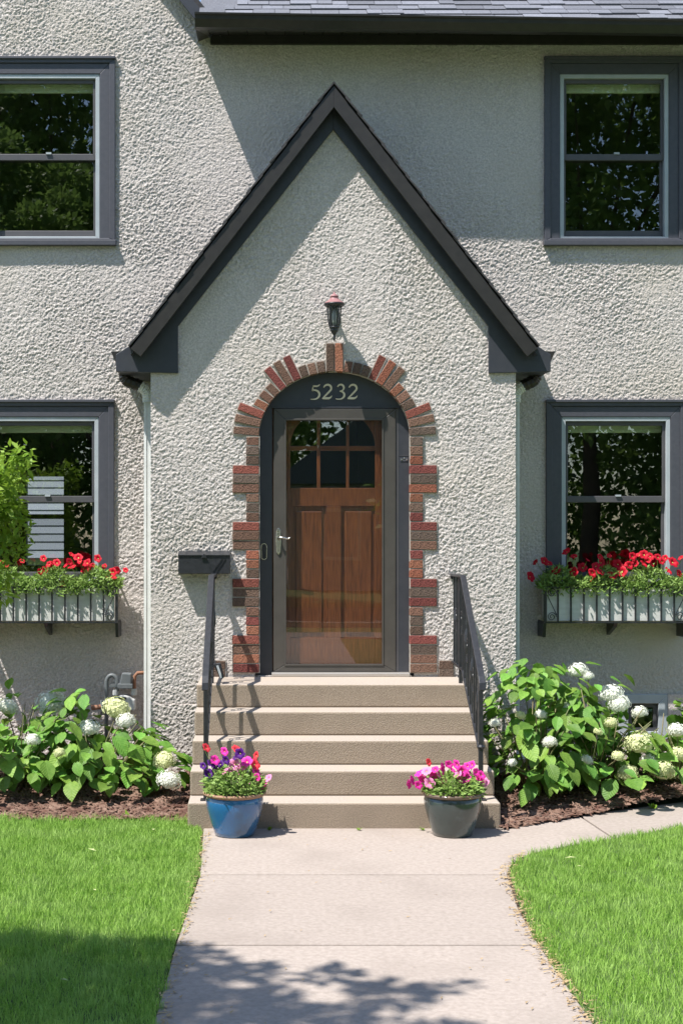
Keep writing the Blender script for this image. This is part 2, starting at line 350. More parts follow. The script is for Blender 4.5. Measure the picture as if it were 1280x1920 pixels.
def grass(n, poly, x0, x1, y0, y1):
    x = RNG.uniform(x0, x1, n); yy = RNG.uniform(y0, y1, n)
    ex = .03 * noise2(x * 9, yy * 9, 31) + .02 * noise2(x * 30, yy * 30, 32)
    k = inside(x + ex, yy + ex, poly); x = x[k]; yy = yy[k]; n = len(x)
    tuft = .5 + .5 * noise2(x * 5.5, yy * 5.5, 41) + .35 * noise2(x * 16, yy * 16, 42)
    h = np.clip(.026 + .034 * tuft + RNG.normal(0, .010, n), .012, .10); w = RNG.uniform(.0011, .0024, n)
    an = RNG.uniform(0, 2 * np.pi, n); ln = RNG.uniform(.1, .75, n) * h
    la = an + RNG.normal(0, 1.2, n) + 1.2 * noise2(x * 3, yy * 3, 43)
    ux, uy = np.cos(an) * w, np.sin(an) * w; lx, ly = np.cos(la) * ln, np.sin(la) * ln; z = np.full(n, -.008)
    P = np.stack([np.stack([x - ux, yy - uy, z], -1), np.stack([x + ux, yy + uy, z], -1),
                  np.stack([x + ux * .8 + lx * .4, yy + uy * .8 + ly * .4, z + h * .62], -1), np.stack([x - ux * .8 + lx * .4, yy - uy * .8 + ly * .4, z + h * .62], -1),
                  np.stack([x + lx, yy + ly, z + h], -1)], 1).reshape(-1, 3)
    b = (np.arange(n) * 5)[:, None]
    T = np.concatenate([b + [0, 1, 2], b + [0, 2, 3], b + [3, 2, 4]], 0)
    return P, T
P1, T1 = grass(170000, LAWN_L, -3.2, -.38, -6.4, -1.25)
o = np_obj('grass', P1, T1, M_BLADE); kind(o, 'stuff'); tag(o, 'short bright green grass of the lawn left of the walkway', 'grass')
P1, T1 = grass(150000, LAWN_R, 1.2, 4.2, -6.4, -.9)
o = np_obj('grass', P1, T1, M_BLADE); kind(o, 'stuff'); tag(o, 'short bright green grass of the lawn right of the walkway', 'grass')

# mulch beds
BED_L = [(-.55, .02), (-.55, -1.40), (-2.0, -1.34), (-6, -1.34), (-6, .75), (-.9, .75)]
BED_R = [(1.50, .02), (1.50, -1.66), (1.99, -1.32), (2.41, -1.04), (2.98, -.73), (4.72, .0), (6, .7), (1.9, .75)]
def bed_z(x, yy): return .012 + .085 * sstep(-1.4, -.3, yy) + .012 * noise2(x * 7, yy * 7, 51)
def bed(name, poly, x0, x1):
    r = .03; xs = np.arange(x0, x1, r); ys = np.arange(-1.7, .8, r); X, Y = np.meshgrid(xs, ys); Z = bed_z(X, Y) + .006 * noise2(X * 30, Y * 30, 52)
    nx, ny = len(xs), len(ys); idx = np.arange(nx * ny).reshape(ny, nx)
    f = np.stack([idx[:-1, :-1], idx[:-1, 1:], idx[1:, 1:], idx[1:, :-1]], -1).reshape(-1, 4)
    f = f[inside((X[:-1, :-1] + r / 2).ravel(), (Y[:-1, :-1] + r / 2).ravel(), poly)]
    return kind(np_obj(name, np.stack([X, Y, Z], -1).reshape(-1, 3), f, M_MULCH, smooth=True), 'structure')
bed('planting_bed', BED_L, -6, -.5); bed('planting_bed', BED_R, 1.45, 6)
def chips(n, poly, x0, x1, lab):
    x = RNG.uniform(x0, x1, n); yy = RNG.uniform(-1.65, .3, n); k = inside(x, yy, poly); x = x[k]; yy = yy[k]; n = len(x)
    L = RNG.uniform(.012, .055, n); w = RNG.uniform(.003, .011, n); t = RNG.uniform(.002, .005, n); a = RNG.uniform(0, np.pi, n); tl = RNG.normal(0, .25, n)
    ca, sa = np.cos(a), np.sin(a); z = bed_z(x, yy) + .006
    P = []
    for sx, sy, sz in ((-1, -1, -1), (1, -1, -1), (1, 1, -1), (-1, 1, -1), (-1, -1, 1), (1, -1, 1), (1, 1, 1), (-1, 1, 1)):
        lx = sx * L * (.7 if sy > 0 else 1); ly = sy * w
        P.append(np.stack([x + lx * ca - ly * sa, yy + lx * sa + ly * ca, z + sz * t + lx * tl], -1))
    P = np.stack(P, 1).reshape(-1, 3); b = (np.arange(n) * 8)[:, None]
    T = np.concatenate([b + q for q in ([4, 5, 6, 7], [0, 1, 5, 4], [1, 2, 6, 5], [2, 3, 7, 6], [3, 0, 4, 7])], 0)
    tag(kind(np_obj('wood_chips', P, T, M_MULCH), 'stuff'), lab, 'mulch')
chips(9000, BED_L, -3.2, -.5, 'reddish brown wood chip mulch on the bed left of the steps')
chips(6000, BED_R, 1.5, 3.8, 'reddish brown wood chip mulch on the bed right of the steps')
# dry litter along the walk edges and loose bits on the slabs
def litter():
    pts = []
    for i in range(900):
        yy = random.uniform(-6, -2.3); e = np.interp(yy, [-6, -4.3, -2.9, -2.6, -2.3], [1.27, 1.258, 1.335, 1.40, 1.56]); pts.append((e + random.gauss(-.005, .03), yy, random.uniform(.008, .03)))
    for i in range(420):
        yy = random.uniform(-6, -1.7); pts.append((-.43 + random.gauss(.01, .022), yy, random.uniform(.006, .022)))
    for i in range(90):
        pts.append((random.uniform(-.4, 1.3), random.uniform(-5.6, -1.75), random.uniform(.004, .016)))
    mb = MB()
    for x, yy, L in pts:
        a = random.uniform(0, math.pi); w = random.uniform(.0012, .004); c, s_ = math.cos(a), math.sin(a); z = .004 + random.uniform(0, .005)
        mb.add([(x - L * c + w * s_, yy - L * s_ - w * c, z), (x + L * c, yy + L * s_, z + random.uniform(0, .006)), (x - L * c * .6 - w * s_ * 2, yy - L * s_ * .6 + w * c * 2, z + .003)], [(0, 1, 2)])
    tag(kind(mb.build('dry_litter', M_STRAW), 'stuff'), 'dry grass clippings and twigs along the edges of the walkway', 'litter')
litter()

# ================================================================== THE HOUSE
P = .7                                                       # main wall stands this far behind the porch wall
house = thing('house', 'grey stucco house with a steep dark-trimmed entry gable and four sash windows', 'house')
PXL, PXR = at(283, 0, 0).x, at(966, 0, 0).x                   # porch corners
CX, HALF, ZA, ZE = .475, 1.535, 5.352, 3.365; SL = (ZA - ZE) / HALF
def roofz(x): return ZA - abs(x - CX) * SL
def wp(px, py): return at(px, py, P)

WIN = [(1150, 110), (1153, 752), (86, 110), (84, 752)]
holes = []
for cx, yt in WIN:
    a = wp(cx - 131, yt); b = wp(cx + 131, yt + 351); holes.append((a.x + .05, b.x - .05, b.z + .04, a.z - .05))
bw0, bw1 = wp(1158, 1301), wp(1249, 1385); holes.append((bw0.x + .02, bw1.x - .02, bw1.z + .02, bw0.z - .02))
GX, GW = wp(85, 0).x, 0                                        # left front gable centre
GR = -.485
def keep_main(x, z):
    k = np.ones(len(x), bool)
    for h in holes: k &= ~((x > h[0]) & (x < h[1]) & (z > h[2]) & (z < h[3]))
    k &= ~((x > PXL + .06) & (x < PXR - .06) & (z < ZA - np.abs(x - CX) * SL - .15))
    k &= ~((x > GR) & (z > 5.99))
    k &= z < 6.05 + np.maximum(0, (GR - x)) * 1.2
    return k
stucco('main_wall', -2.32, 3.45, 0, 6.55, .0068, P, keep_main, house)
stucco('main_wall', -4.3, -2.3205, 0, 6.05, .03, P, lambda x, z: ~((x > holes[2][0]) & (x < holes[2][1]) & (z > holes[2][2]) & (z < holes[2][3])) & ~((x > holes[3][0]) & (x < holes[3][1]) & (z > holes[3][2]) & (z < holes[3][3])), house)
stucco('main_wall', 3.4505, 5.3, 0, 5.99, .03, P, None, house)
# upper gable piece, side and back walls, floors inside
MB().prism([(-3.25, 6.05), (GR - .42, 6.55), (GX, 7.75)], P, P + .1).build('upper_gable_wall', M_STUC, house)
ib = MB(); ib.box(-4.3, -4.2, P + .04, 4.9, 0, 6.0); ib.box(5.2, 5.3, P + .04, 4.9, 0, 6.0)
ib.build('side_wall', M_STUC, house)
bk = MB(); wx0, wx1 = at(50, 0, 4.8).x, at(120, 0, 4.8).x; wz1, wz0 = at(0, 893, 4.8).z, at(0, 1060, 4.8).z
bk.box(-4.2, wx0, 4.8, 4.9, 0, 6); bk.box(wx1, 5.2, 4.8, 4.9, 0, 6); bk.box(wx0, wx1, 4.8, 4.9, 0, wz0); bk.box(wx0, wx1, 4.8, 4.9, wz1, 6)
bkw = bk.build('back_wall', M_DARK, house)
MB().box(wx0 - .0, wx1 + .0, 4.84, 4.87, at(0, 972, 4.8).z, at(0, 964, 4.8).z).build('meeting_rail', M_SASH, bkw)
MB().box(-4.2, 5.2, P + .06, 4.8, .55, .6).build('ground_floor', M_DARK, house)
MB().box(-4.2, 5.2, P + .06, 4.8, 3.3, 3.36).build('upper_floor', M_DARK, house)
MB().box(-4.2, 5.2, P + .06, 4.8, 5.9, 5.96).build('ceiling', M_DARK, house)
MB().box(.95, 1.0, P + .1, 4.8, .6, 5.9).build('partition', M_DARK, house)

# porch walls
FZ = .62
arc_w, arc_r, arc_z = .576, .494, at(0, 818, 0).z; AX = at(627, 0, 0).x
def in_arch(x, z, g):
    return (np.abs(x - AX) < arc_w + g) & (z > .8) & ((z < arc_z) | (((x - AX) / (arc_w + g)) ** 2 + ((z - arc_z) / (arc_r + g)) ** 2 < 1))
def keep_porch(x, z): return ~in_arch(x, z, .03) & (z < ZA - np.abs(x - CX) * SL - .2)
stucco('porch_wall', PXL, PXR, FZ - .01, 5.3, .0068, 0, keep_porch, house)
stucco('porch_foundation', PXL, -.5, 0, FZ, .0068, -.012, None, house); stucco('porch_foundation', 1.45, PXR, 0, FZ, .0068, -.012, None, house)
MB().box(PXL, PXR, -.012, .0, FZ - .004, FZ).build('foundation_ledge', M_STUC, house)
stucco('porch_side_wall', .0, P + .02, 0, 3.5, .012, PXL + .008, None, house, 'y', -1)
stucco('porch_side_wall', .0, P + .02, 0, 3.5, .012, PXR - .008, None, house, 'y', 1)
MB().box(-.5, 1.45, .02, .04, 0, .84).build('porch_base', M_STUC, house)

# ---- porch roof, fascia, frieze, eave boxes
OV = .15
roof = MB()
for s in (-1, 1):
    t = .05
    roof.prism([(CX, ZA - .035), (CX + s * HALF, ZE - .035), (CX + s * HALF, ZE - .035 - t), (CX, ZA - .035 - t)], -OV + .024, P + .06)
proof = roof.build('porch_roof', M_TRIM, house)
un = Vector((1, 0, -SL)).normalized()
L = math.hypot(HALF, ZA - ZE); nsh = 17
for s in (-1, 1):
    for k in range(nsh):
        a = k / nsh * L; b = (k + 1.25) / nsh * L; a = min(a, L); b = min(b, L + .015)
        j = random.uniform(-.006, .006); p = []
        for q, lift in ((a, .0), (b, .012), (b, .0), (a, -.010)):
            p.append((CX + s * (un.x * q + SL / math.hypot(1, SL) * lift), ZA + un.z * q + lift * .6 - .012))
        MB().prism(p, -OV - .012 + j, P + .02 + .003 * k).build('shingle', M_SHIND, proof)
FV = .165
for s in (-1, 1):
    e = CX + s * (HALF - .0); ln = .10
    MB().prism([(CX, ZA - .04), (e, ZE - .04), (e - s * .078, ZE - .04 - .062), (CX, ZA - .04 - FV)], -OV, -OV + .024).build('fascia_board', M_TRIMB, house, bevel=.003)
fi = [(CX, 5.015), (-.709, 3.511)]
for s in (-1, 1):
    ix = CX + s * (CX + .709); ox = CX + s * (CX + 1.182)
    MB().prism([(CX, 5.015), (CX, ZA - .09), (CX + s * 1.45, roofz(CX + 1.45) - .075), (CX + s * 1.545, 3.368), (ox, 3.295), (ox, 3.165), (ix, 3.153), (ix, 3.511)], -.03, .004).build('frieze_board', M_TRIM, house, bevel=.003)
    wl = PXL if s < 0 else PXR
    MB().prism([(ox - s * .003, 3.17), (wl - s * .03, 3.16), (wl - s * .03, 3.47), (CX + s * 1.545, 3.362), (ox - s * .003, 3.29)], -.024, P + .03).build('eave_box', M_TRIM, house)
    MB().prism([(ox + s * .001, 3.235), (ox + s * .012, 3.25), (ox + s * .04, 3.315), (ox + s * .04, 3.325), (ox - s * .03, 3.325)], .02, P).build('gutter', M_TRIMB, house)

# ---- main eave: soffit, frieze, gutter, roof with shingles
FX0 = wp(395, 0).x
MB().box(FX0, 5.3, P - .035, P + .03, 5.902, 6.0).build('eave_frieze', M_TRIMB, house)
x = FX0 - .0
while x < 5.3:
    MB().add([(x, .3, 5.884), (x + .147, .3, 5.884), (x + .147, P - .03, 5.978), (x, P - .03, 5.978), (x, .3, 5.9), (x + .147, .3, 5.9), (x + .147, P - .03, 5.994), (x, P - .03, 5.994)],
             [(0, 1, 2, 3), (7, 6, 5, 4), (0, 4, 5, 1), (1, 5, 6, 2), (2, 6, 7, 3), (3, 7, 4, 0)]).build('soffit_panel', M_TRIMB, house, bevel=.003)
    x += .152
MB().add([(FX0 - .1, .3, 5.89), (FX0 - .003, .3, 5.89), (FX0 - .003, P - .0, 5.97), (FX0 - .1, P - .0, 5.93), (FX0 - .1, .3, 5.93), (FX0 - .003, .3, 5.96), (FX0 - .003, P, 6.05), (FX0 - .1, P, 6.05)],
         [(0, 1, 2, 3), (7, 6, 5, 4), (0, 4, 5, 1), (1, 5, 6, 2), (2, 6, 7, 3), (3, 7, 4, 0)]).build('eave_return', M_TRIMB, house)
gx0 = (365 - PX) * 11.17 / F
prof = [(.17, 0), (.172, -.012), (.185, -.02), (.19, -.045), (.215, -.072), (.235, -.095), (.295, -.095), (.295, .005), (.287, .005), (.287, -.083), (.24, -.083), (.2, -.045), (.196, -.012), (.182, 0)]
gm = MB(); n = len(prof)
for xx, zt in ((gx0, 5.983), (5.35, 5.90)):
    gm.v += [(xx, yy, zt + zz) for yy, zz in prof]
gm.f += [(i, (i + 1) % n, n + (i + 1) % n, n + i) for i in range(n)] + [tuple(range(n - 1, -1, -1)), tuple(range(n, 2 * n))]; gm.mi += [0] * (n + 2)
gm.build('gutter', M_TRIMB, house)
RS = math.tan(math.radians(35)); EY, EZ = .245, 5.955
rf = MB(); rf.add([(gx0 + .02, EY, EZ - .03), (5.4, EY, EZ - .03), (5.4, 3.2, EZ - .03 + 2.955 * RS), (gx0 + .02, 3.2, EZ - .03 + 2.955 * RS), (gx0 + .02, 5.2, EZ + .6), (5.4, 5.2, EZ + .6)],
                  [(0, 1, 2, 3), (3, 2, 5, 4), (0, 3, 4), (1, 5, 2)])
mroof = rf.build('main_roof', M_SHIN, house)
cr = math.cos(math.radians(35)); sr = math.sin(math.radians(35))
for k in range(6):
    x = gx0 + .03 - random.uniform(0, .2)
    while x < 4.2:
        w = random.choice((.12, .17, .22, .3)); t0 = k * .135 - .012 * random.random(); t1 = (k + 1) * .135 + .03; th = random.choice((.006, .006, .012))
        xa, xb = max(x, gx0 + .022 + .1 * k), x + w - .004
        if xb > xa + .03:
            c = [(t0, 0), (t1, -.012)]
            vs = [(xx, EY + cr * t - sr * hh, EZ + sr * t + cr * hh) for (t, bs) in c for xx in (xa, xb) for hh in (bs, bs + th)]
            MB().add(vs, [(0, 2, 3, 1), (4, 5, 7, 6), (1, 3, 7, 5), (0, 4, 6, 2), (0, 1, 5, 4), (2, 6, 7, 3)]).build('shingle', M_SHIN, mroof)
        x += w
# left front gable roof with rake trim
gr = MB(); gs = 1.2
for s in (-1, 1):
    ex = GX + s * (GR - GX + .08); ez = 6.05 - .08 * gs
    gr.prism([(GX, 7.75 + .06), (ex, ez + .06), (ex, ez), (GX, 7.75)], P - .1, 4.0)
groof = gr.build('upper_gable_roof', M_SHIND, house)
for s in (-1, 1):
    ex = GX + s * (GR - GX + .05); ez = 6.05 - .05 * gs
    MB().prism([(GX, 7.74), (ex, ez), (ex - s * .06, ez - .06), (GX, 7.60)], P - .115, P - .09).build('rake_board', M_TRIM, groof)

# ---- windows
def window(cx, yt, drop_sill=False):
    A = lambda px, py: wp(cx + px, yt + py)
    def rect(px, p0, p1): a = A(-px, p0); b = A(px, p1); return (a.x, b.x, b.z, a.z)
    o = MB(); o.ring(rect(131, 0, 344), rect(120, 10, 338), P - .034, P + .03); o.ring(rect(120.3, 10.3, 338), rect(102, 30, 341.5), P - .022, P + .03)
    w = o.build('window', M_CASE, house, bevel=.004)
    MB().box(A(-133, 0).x, A(133, 0).x, P - .055, P + .0, A(0, 352).z, A(0, 342).z).build('sill', M_CASE, w, bevel=.004)
    MB().box(A(-132, 0).x, A(132, 0).x, P - .048, P - .0, A(0, 3).z, A(0, -2).z).build('drip_cap', M_CASE, w, bevel=.003)
    MB().ring(rect(101.7, 30.3, 341.2), rect(94, 38, 334), P - .014, P + .05).build('frame', M_LIGHT, w, bevel=.003)
    MB().ring(rect(93.7, 38.3, 190), rect(88.5, 46, 178), P + .012, P + .04).build('sash', M_SASH, w, bevel=.003)
    MB().ring(rect(93.7, 180.5, 333.7), rect(88.5, 189, 320.5), P + .042, P + .07).build('sash', M_SASH, w, bevel=.003)
    MB().box(A(-89, 0).x, A(89, 0).x, P + .024, P + .028, A(0, 178.5).z, A(0, 45.5).z).build('pane', M_GLASS, w)
    MB().box(A(-89, 0).x, A(89, 0).x, P + .054, P + .058, A(0, 321).z, A(0, 188.5).z).build('pane', M_GLASS, w)
    MB().box(A(-4, 0).x + .02, A(6, 0).x + .02, P + .0, P + .02, A(0, 179).z, A(0, 175.5).z).build('sash_lock', M_LIGHT, w)
    MB().box(A(-92, 0).x, A(92, 0).x, P + .09, P + .12, A(0, 58).z, A(0, 40).z).build('blind', M_BLIND, w, bevel=.008)
    return w
for cx, yt in WIN: window(cx, yt)
# basement window
a, b = bw0, bw1
bwn = MB().ring((a.x, b.x, b.z, a.z), (a.x + .075, b.x - .075, b.z + .06, a.z - .075), P - .03, P + .04).build('window', M_LIGHT, house, bevel=.004)
MB().ring((a.x + .076, b.x - .076, b.z + .061, a.z - .076), (a.x + .11, b.x - .11, b.z + .09, a.z - .11), P - .0, P + .03).build('sash', M_SASH, bwn)
MB().box(a.x + .11, b.x - .11, P + .012, P + .016, b.z + .09, a.z - .11).build('pane', M_GLASS, bwn)
MB().box(b.x + .002, 5.3, P - .03, P + .01, 0, wp(0, 1301).z).build('foundation_band', M_STUC, house)

# ---- brick surround
BR = {}
def brick_mesh(key, w, h, d):
    if key in BR: return random.choice(BR[key])
    import bmesh
    BR[key] = []
    for v in range(3):
        bm = bmesh.new(); bmesh.ops.create_cube(bm, size=1)
        for q in bm.verts:
            q.co.x *= w; q.co.y *= d; q.co.z *= h
            q.co += Vector((random.uniform(-.0025, .0025), random.uniform(-.002, .002), random.uniform(-.0018, .0018)))
        bmesh.ops.bevel(bm, geom=bm.edges[:], offset=.0035, segments=1, affect='EDGES')
        me = bpy.data.meshes.new('brick'); bm.to_mesh(me); bm.free(); me.materials.append(M_BRICK); BR[key].append(me)
    return random.choice(BR[key])
BC = [(.215, .075, .058, 1), (.27, .105, .068, 1), (.175, .108, .08, 1), (.13, .09, .07, 1), (.13, .098, .08, 1), (.28, .125, .08, 1), (.19, .062, .055, 1), (.20, .115, .085, 1)]
sur = MB(); blist = []
CH = .0723; ZB = at(0, 1270, 0).z
def place(x, z, ang, length, c, hgt=.0635):                  # centre of brick, its long axis along angle
    blist.append((x, z, ang, length, hgt, c))
pat = [6, 4, 6, 3, 2, 7, 3, 1, 4, 7, 2, 3, 6, 2, 3, 5, 1, 4, 1, 5, 7, 2, 3, 2, 5]
ncs = 25
for s in (-1, 1):
    zt = arc_z - .002
    for k in range(ncs):
        z = zt - CH * (k + .5); grp = (k // 3) % 2            # first three short, next three long ...
        if z - CH / 2 < ZB - .02: break
        ln = .098 if grp == 0 else .203
        if k >= 21: ln = .203
        c = BC[pat[(k * 3 + (1 if s > 0 else 5)) % len(pat)]] if not (grp == 1 and k % 3 == 0) else BC[0 if s < 0 else 6]
        if grp == 1 and k % 3 == 1 and s > 0: c = BC[4]
        place(AX + s * (arc_w + ln / 2), z, 0, ln, c)
    # little plinth bricks at the landing
    for j, (pa, pb) in enumerate(((0, 1), (1, 2))):
        place(AX + s * (arc_w + .203 + (.018 if s > 0 else .055) + .055), ZB + .03 + j * .066, 0, .11, BC[(4, 3)[j]])
nv = 13
for s in (-1, 1):
    # equal arc-length positions on the quarter ellipse
    th = np.linspace(0, np.pi / 2, 400); xs = arc_w * np.cos(th); zs = arc_r * np.sin(th)
    sl = np.concatenate([[0], np.cumsum(np.hypot(np.diff(xs), np.diff(zs)))])
    for k in range(nv):
        q = (k + .5) / (nv) * sl[-1]; t = np.interp(q, sl, th); ex, ez = arc_w * math.cos(t), arc_r * math.sin(t)
        nx, nz = math.cos(t) / arc_w, math.sin(t) / arc_r; nl = math.hypot(nx, nz); nx /= nl; nz /= nl
        if k == nv - 1: nx, nz = 0, 1; ex = .034
        lng = (k // 3) % 2 == 0
        ln = .198 if lng else (.098 if k < 6 else .085)
        if k == nv - 1: ln = .215
        c = BC[(2, 2, 0, 5, 7, 2, 6, 2, 6, 3, 2, 3, 3)[k]] if s < 0 else BC[(4, 2, 0, 3, 7, 5, 2, 1, 0, 3, 3, 7, 5)[k]]
        place(AX + s * (ex + nx * ln / 2), arc_z + ez + nz * ln / 2, math.atan2(nz, s * nx), ln, c, .059)
for i, (x, z, ang, ln, h, c) in enumerate(blist):
    e = .005; dd = .006 + .0015 * (i % 3); ca, sa = math.cos(ang), math.sin(ang)
    pts = [(x + (ux * (ln / 2 + (e if ux > 0 else .0))) * ca - uz * (h / 2 + e) * sa, z + (ux * (ln / 2 + (e if ux > 0 else .0))) * sa + uz * (h / 2 + e) * ca) for ux, uz in ((-1, -1), (1, -1), (1, 1), (-1, 1))]
    sur.prism(pts, -.022 + dd, .06 + .001 * (i % 4))
surround = sur.build('door_surround', M_MORT, house)
for i, (x, z, ang, ln, h, c) in enumerate(blist):
    me = brick_mesh((round(ln, 3), round(h, 3)), ln, h, .09)
    j = random.uniform(-.004, .004); f_ = random.uniform(.8, 1.2)
    inst(me, 'brick', surround, Matrix.Translation((x, .023 + j, z)) @ Matrix.Rotation(-ang, 4, 'Y'), (c[0] * f_, c[1] * f_, c[2] * f_, 1))

# ---- door recess: panels, storm door, wooden door
DX0, DX1 = at(513, 0, .07).x, at(741.5, 0, .07).x; DZ0, DZ1 = at(0, 1259, .07).z, at(0, 766, .07).z
YD = .07
def arcz(x, g=.03): 
    q = 1 - ((x - AX) / (arc_w + g)) ** 2
    return arc_z + (arc_r + g) * math.sqrt(max(q, 0))
def strip(x0, x1, zb):
    xs = np.linspace(x0, x1, 24); return [(x0, zb), (x1, zb)] + [(float(q), arcz(q)) for q in xs[::-1]]
jl = MB().prism(strip(AX - arc_w - .028, DX0 - .012, .80), YD - .005, YD + .03).build('jamb_panel', M_TRIM, house)
jr = MB().prism(strip(DX1 + .022, AX + arc_w + .028, .80), YD - .005, YD + .03).build('jamb_panel', M_TRIM, house)
ty = MB().prism(strip(DX0 - .0115, DX1 + .0215, DZ1 + .012), YD - .005, YD + .03).build('number_panel', M_TRIM, house)
MB().box(DX0 - .011, DX1 + .021, YD - .014, YD + .02, DZ1 + .004, DZ1 + .014).build('head_flashing', M_TRIM, ty)
def stroke(mb, pts, y0, y1):                                # pts = [(x, z, width)] swept ribbon
    L_, R_ = [], []
    for i, (x, z, w) in enumerate(pts):
        a = pts[max(i - 1, 0)]; b = pts[min(i + 1, len(pts) - 1)]; tx, tz = b[0] - a[0], b[1] - a[1]; l = math.hypot(tx, tz) or 1
        L_.append((x - tz / l * w / 2, z + tx / l * w / 2)); R_.append((x + tz / l * w / 2, z - tx / l * w / 2))
    for i in range(len(pts) - 1): mb.prism([L_[i], R_[i], R_[i + 1], L_[i + 1]], y0 - .00005 * i, y1)
def arc(cx, cz, rx, rz, a0, a1, n, w0, w1, wm=None):
    out = []
    for i in range(n + 1):
        t = i / n; a = math.radians(a0 + (a1 - a0) * t); w = w0 + (w1 - w0) * t
        if wm: w = w0 + (wm - w0) * math.sin(math.pi * t) if t <= .5 else w1 + (wm - w1) * math.sin(math.pi * t)
        out.append((cx + rx * math.cos(a), cz + rz * math.sin(a), w))
    return out
DIG = {
 '5': [[(.12, .93, .05), (.10, .55, .15)], [(.10, .88, .14), (.40, .87, .15), (.52, .93, .12), (.56, 1.0, .05)],
       [(.10, .55, .12)] + arc(.22, .30, .36, .31, 100, -80, 14, .12, .1, .19) + [(.12, -.01, .08), (.0, .0, .06)]],
 '2': [arc(.30, .72, .26, .25, 165, -20, 12, .1, .17, .18) + [(.40, .46, .17), (.12, .16, .13), (.0, .03, .09)],
       [(.0, .05, .13), (.22, .06, .2), (.45, .06, .19), (.58, .14, .12), (.63, .24, .05)]],
 '3': [arc(.27, .76, .22, .22, 160, -60, 12, .1, .12, .17) + [(.24, .53, .1)], [(.22, .54, .09)] + arc(.22, .27, .33, .27, 75, -80, 14, .12, .1, .19) + [(.1, .0, .09), (-.02, .03, .07)]],
}
dh = 28.0 / 245
for ch, px in zip('5232', (582, 604, 629.5, 651.5)):
    p0 = at(px, 748.5, YD - .005); mb = MB()
    for st in DIG[ch]:
        stroke(mb, [(p0.x + (x + .06 * z) * dh, p0.z + z * dh, w * dh * .74) for x, z, w in st], YD - .013, YD - .006)
    mb.build('digit', M_GOLD, ty)
# jamb hardware
pl = at(495, 1034, YD)
mb = MB(); n = 20; op = []; ipn = []
for i in range(n):
    a = 2 * math.pi * i / n; zz = .04 if math.sin(a) >= 0 else -.04
    op.append((pl.x + .024 * math.cos(a), pl.z + zz + .024 * math.sin(a))); ipn.append((pl.x + .018 * math.cos(a), pl.z + zz + .018 * math.sin(a)))
for i in range(n): mb.prism([op[i], op[(i + 1) % n], ipn[(i + 1) % n], ipn[i]], YD - .014, YD - .006)
bell = mb.build('doorbell', M_NICKEL, jl)
MB().prism(ipn, YD - .011, YD - .0055).build('doorbell', M_IRON, jl)
q = at(757, 862, YD); mb = MB().box(q.x - .03, q.x + .03, YD - .009, YD - .004, q.z - .012, q.z + .012)
mb.build('closer_plate', M_CASE, jr)
for k in (-.02, 0, .02): MB().lathe([(.006, 0), (.006, .004), (.002, .005)], (q.x + k, 0, 0), 8).add([], []).build('screw', M_NICKEL, jr).matrix_local = Matrix.Translation((0, YD - .008, q.z + (.012 if k == 0 else 0))) @ Matrix.Rotation(math.radians(90), 4, 'X')
MB().box(q.x - .04, q.x + .04, YD - .0075, YD - .0045, q.z + .03, q.z + .034).build('seam', M_SASH, jr)
# threshold
MB().box(DX0 - .015, AX + arc_w - .002, -.03, YD + .1, .835, .862).build('threshold', M_THRESH, house, bevel=.004)
# storm door
gx0_, gx1_ = at(536, 0, YD).x, at(716, 0, YD).x; gz0_, gz1_ = at(0, 1245, YD).z, at(0, 788, YD).z
sd = MB().ring((DX0, DX1, DZ0, DZ1), (gx0_, gx1_, gz0_, gz1_), YD - .012, YD + .025).build('storm_door', M_STORM, house, bevel=.005)
MB().ring((gx0_ - .012, gx1_ + .012, gz0_ - .012, gz1_ + .012), (gx0_ + .002, gx1_ - .002, gz0_ + .002, gz1_ - .002), YD - .018, YD - .011).build('glazing_bead', M_NICKEL if False else M_STORM, sd, bevel=.002)
MB().box(gx0_ - .005, gx1_ + .005, YD + .003, YD + .007, gz0_ - .005, gz1_ + .005).build('pane', M_GLASSD, sd)
MB().box(DX1 + .001, DX1 + .02, YD - .002, YD + .03, DZ0, DZ1).build('hinge_rail', M_SASH, sd)
MB().box(DX0, DX1, YD - .009, YD + .02, .8625, DZ0 - .001).build('door_sweep', M_SASH, sd)
h0 = at(522, 1015, YD)
mb = MB(); mb.prism([(h0.x - .016, h0.z - .085), (h0.x, h0.z - .105), (h0.x + .016, h0.z - .085), (h0.x + .02, h0.z), (h0.x + .016, h0.z + .085), (h0.x, h0.z + .105), (h0.x - .016, h0.z + .085), (h0.x - .02, h0.z)], YD - .022, YD - .012)
hd = mb.build('handle', M_NICKEL, sd, bevel=.003)
MB().tube([(h0.x, YD - .02, h0.z + .025), (h0.x, YD - .055, h0.z + .025), (h0.x + .03, YD - .06, h0.z + .03), (h0.x + .06, YD - .06, h0.z + .022), (h0.x + .082, YD - .06, h0.z + .022), (h0.x + .09, YD - .06, h0.z + .034)], [.009, .009, .008, .0065, .006, .005], 10).build('handle', M_NICKEL, sd, smooth=True)
# wooden door with six lights
YW = .135
def wx(px): return at(px, 0, YW).x
def wz(py): return at(0, py, YW).z
lx = [(544.5, 594), (600.5, 649), (654.5, 703)]; rz = [(780, 836), (845, 915)]
wd = MB()
X0, X1 = AX - .5, AX + .5
wd.box(X0, wx(lx[0][0]), YW, YW + .045, .86, 3.2); wd.box(wx(lx[2][1]), X1, YW, YW + .045, .86, 3.2)
wd.box(wx(lx[0][0]), wx(lx[2][1]), YW + .001, YW + .045, wz(949), wz(915))
wd.box(wx(lx[0][0]), wx(lx[2][1]), YW + .001, YW + .045, .86, wz(1196))
wd.box(wx(611), wx(639.5), YW + .002, YW + .045, wz(1196), wz(949))
wdo = wd.build('wooden_door', M_WOOD, house, bevel=.003)
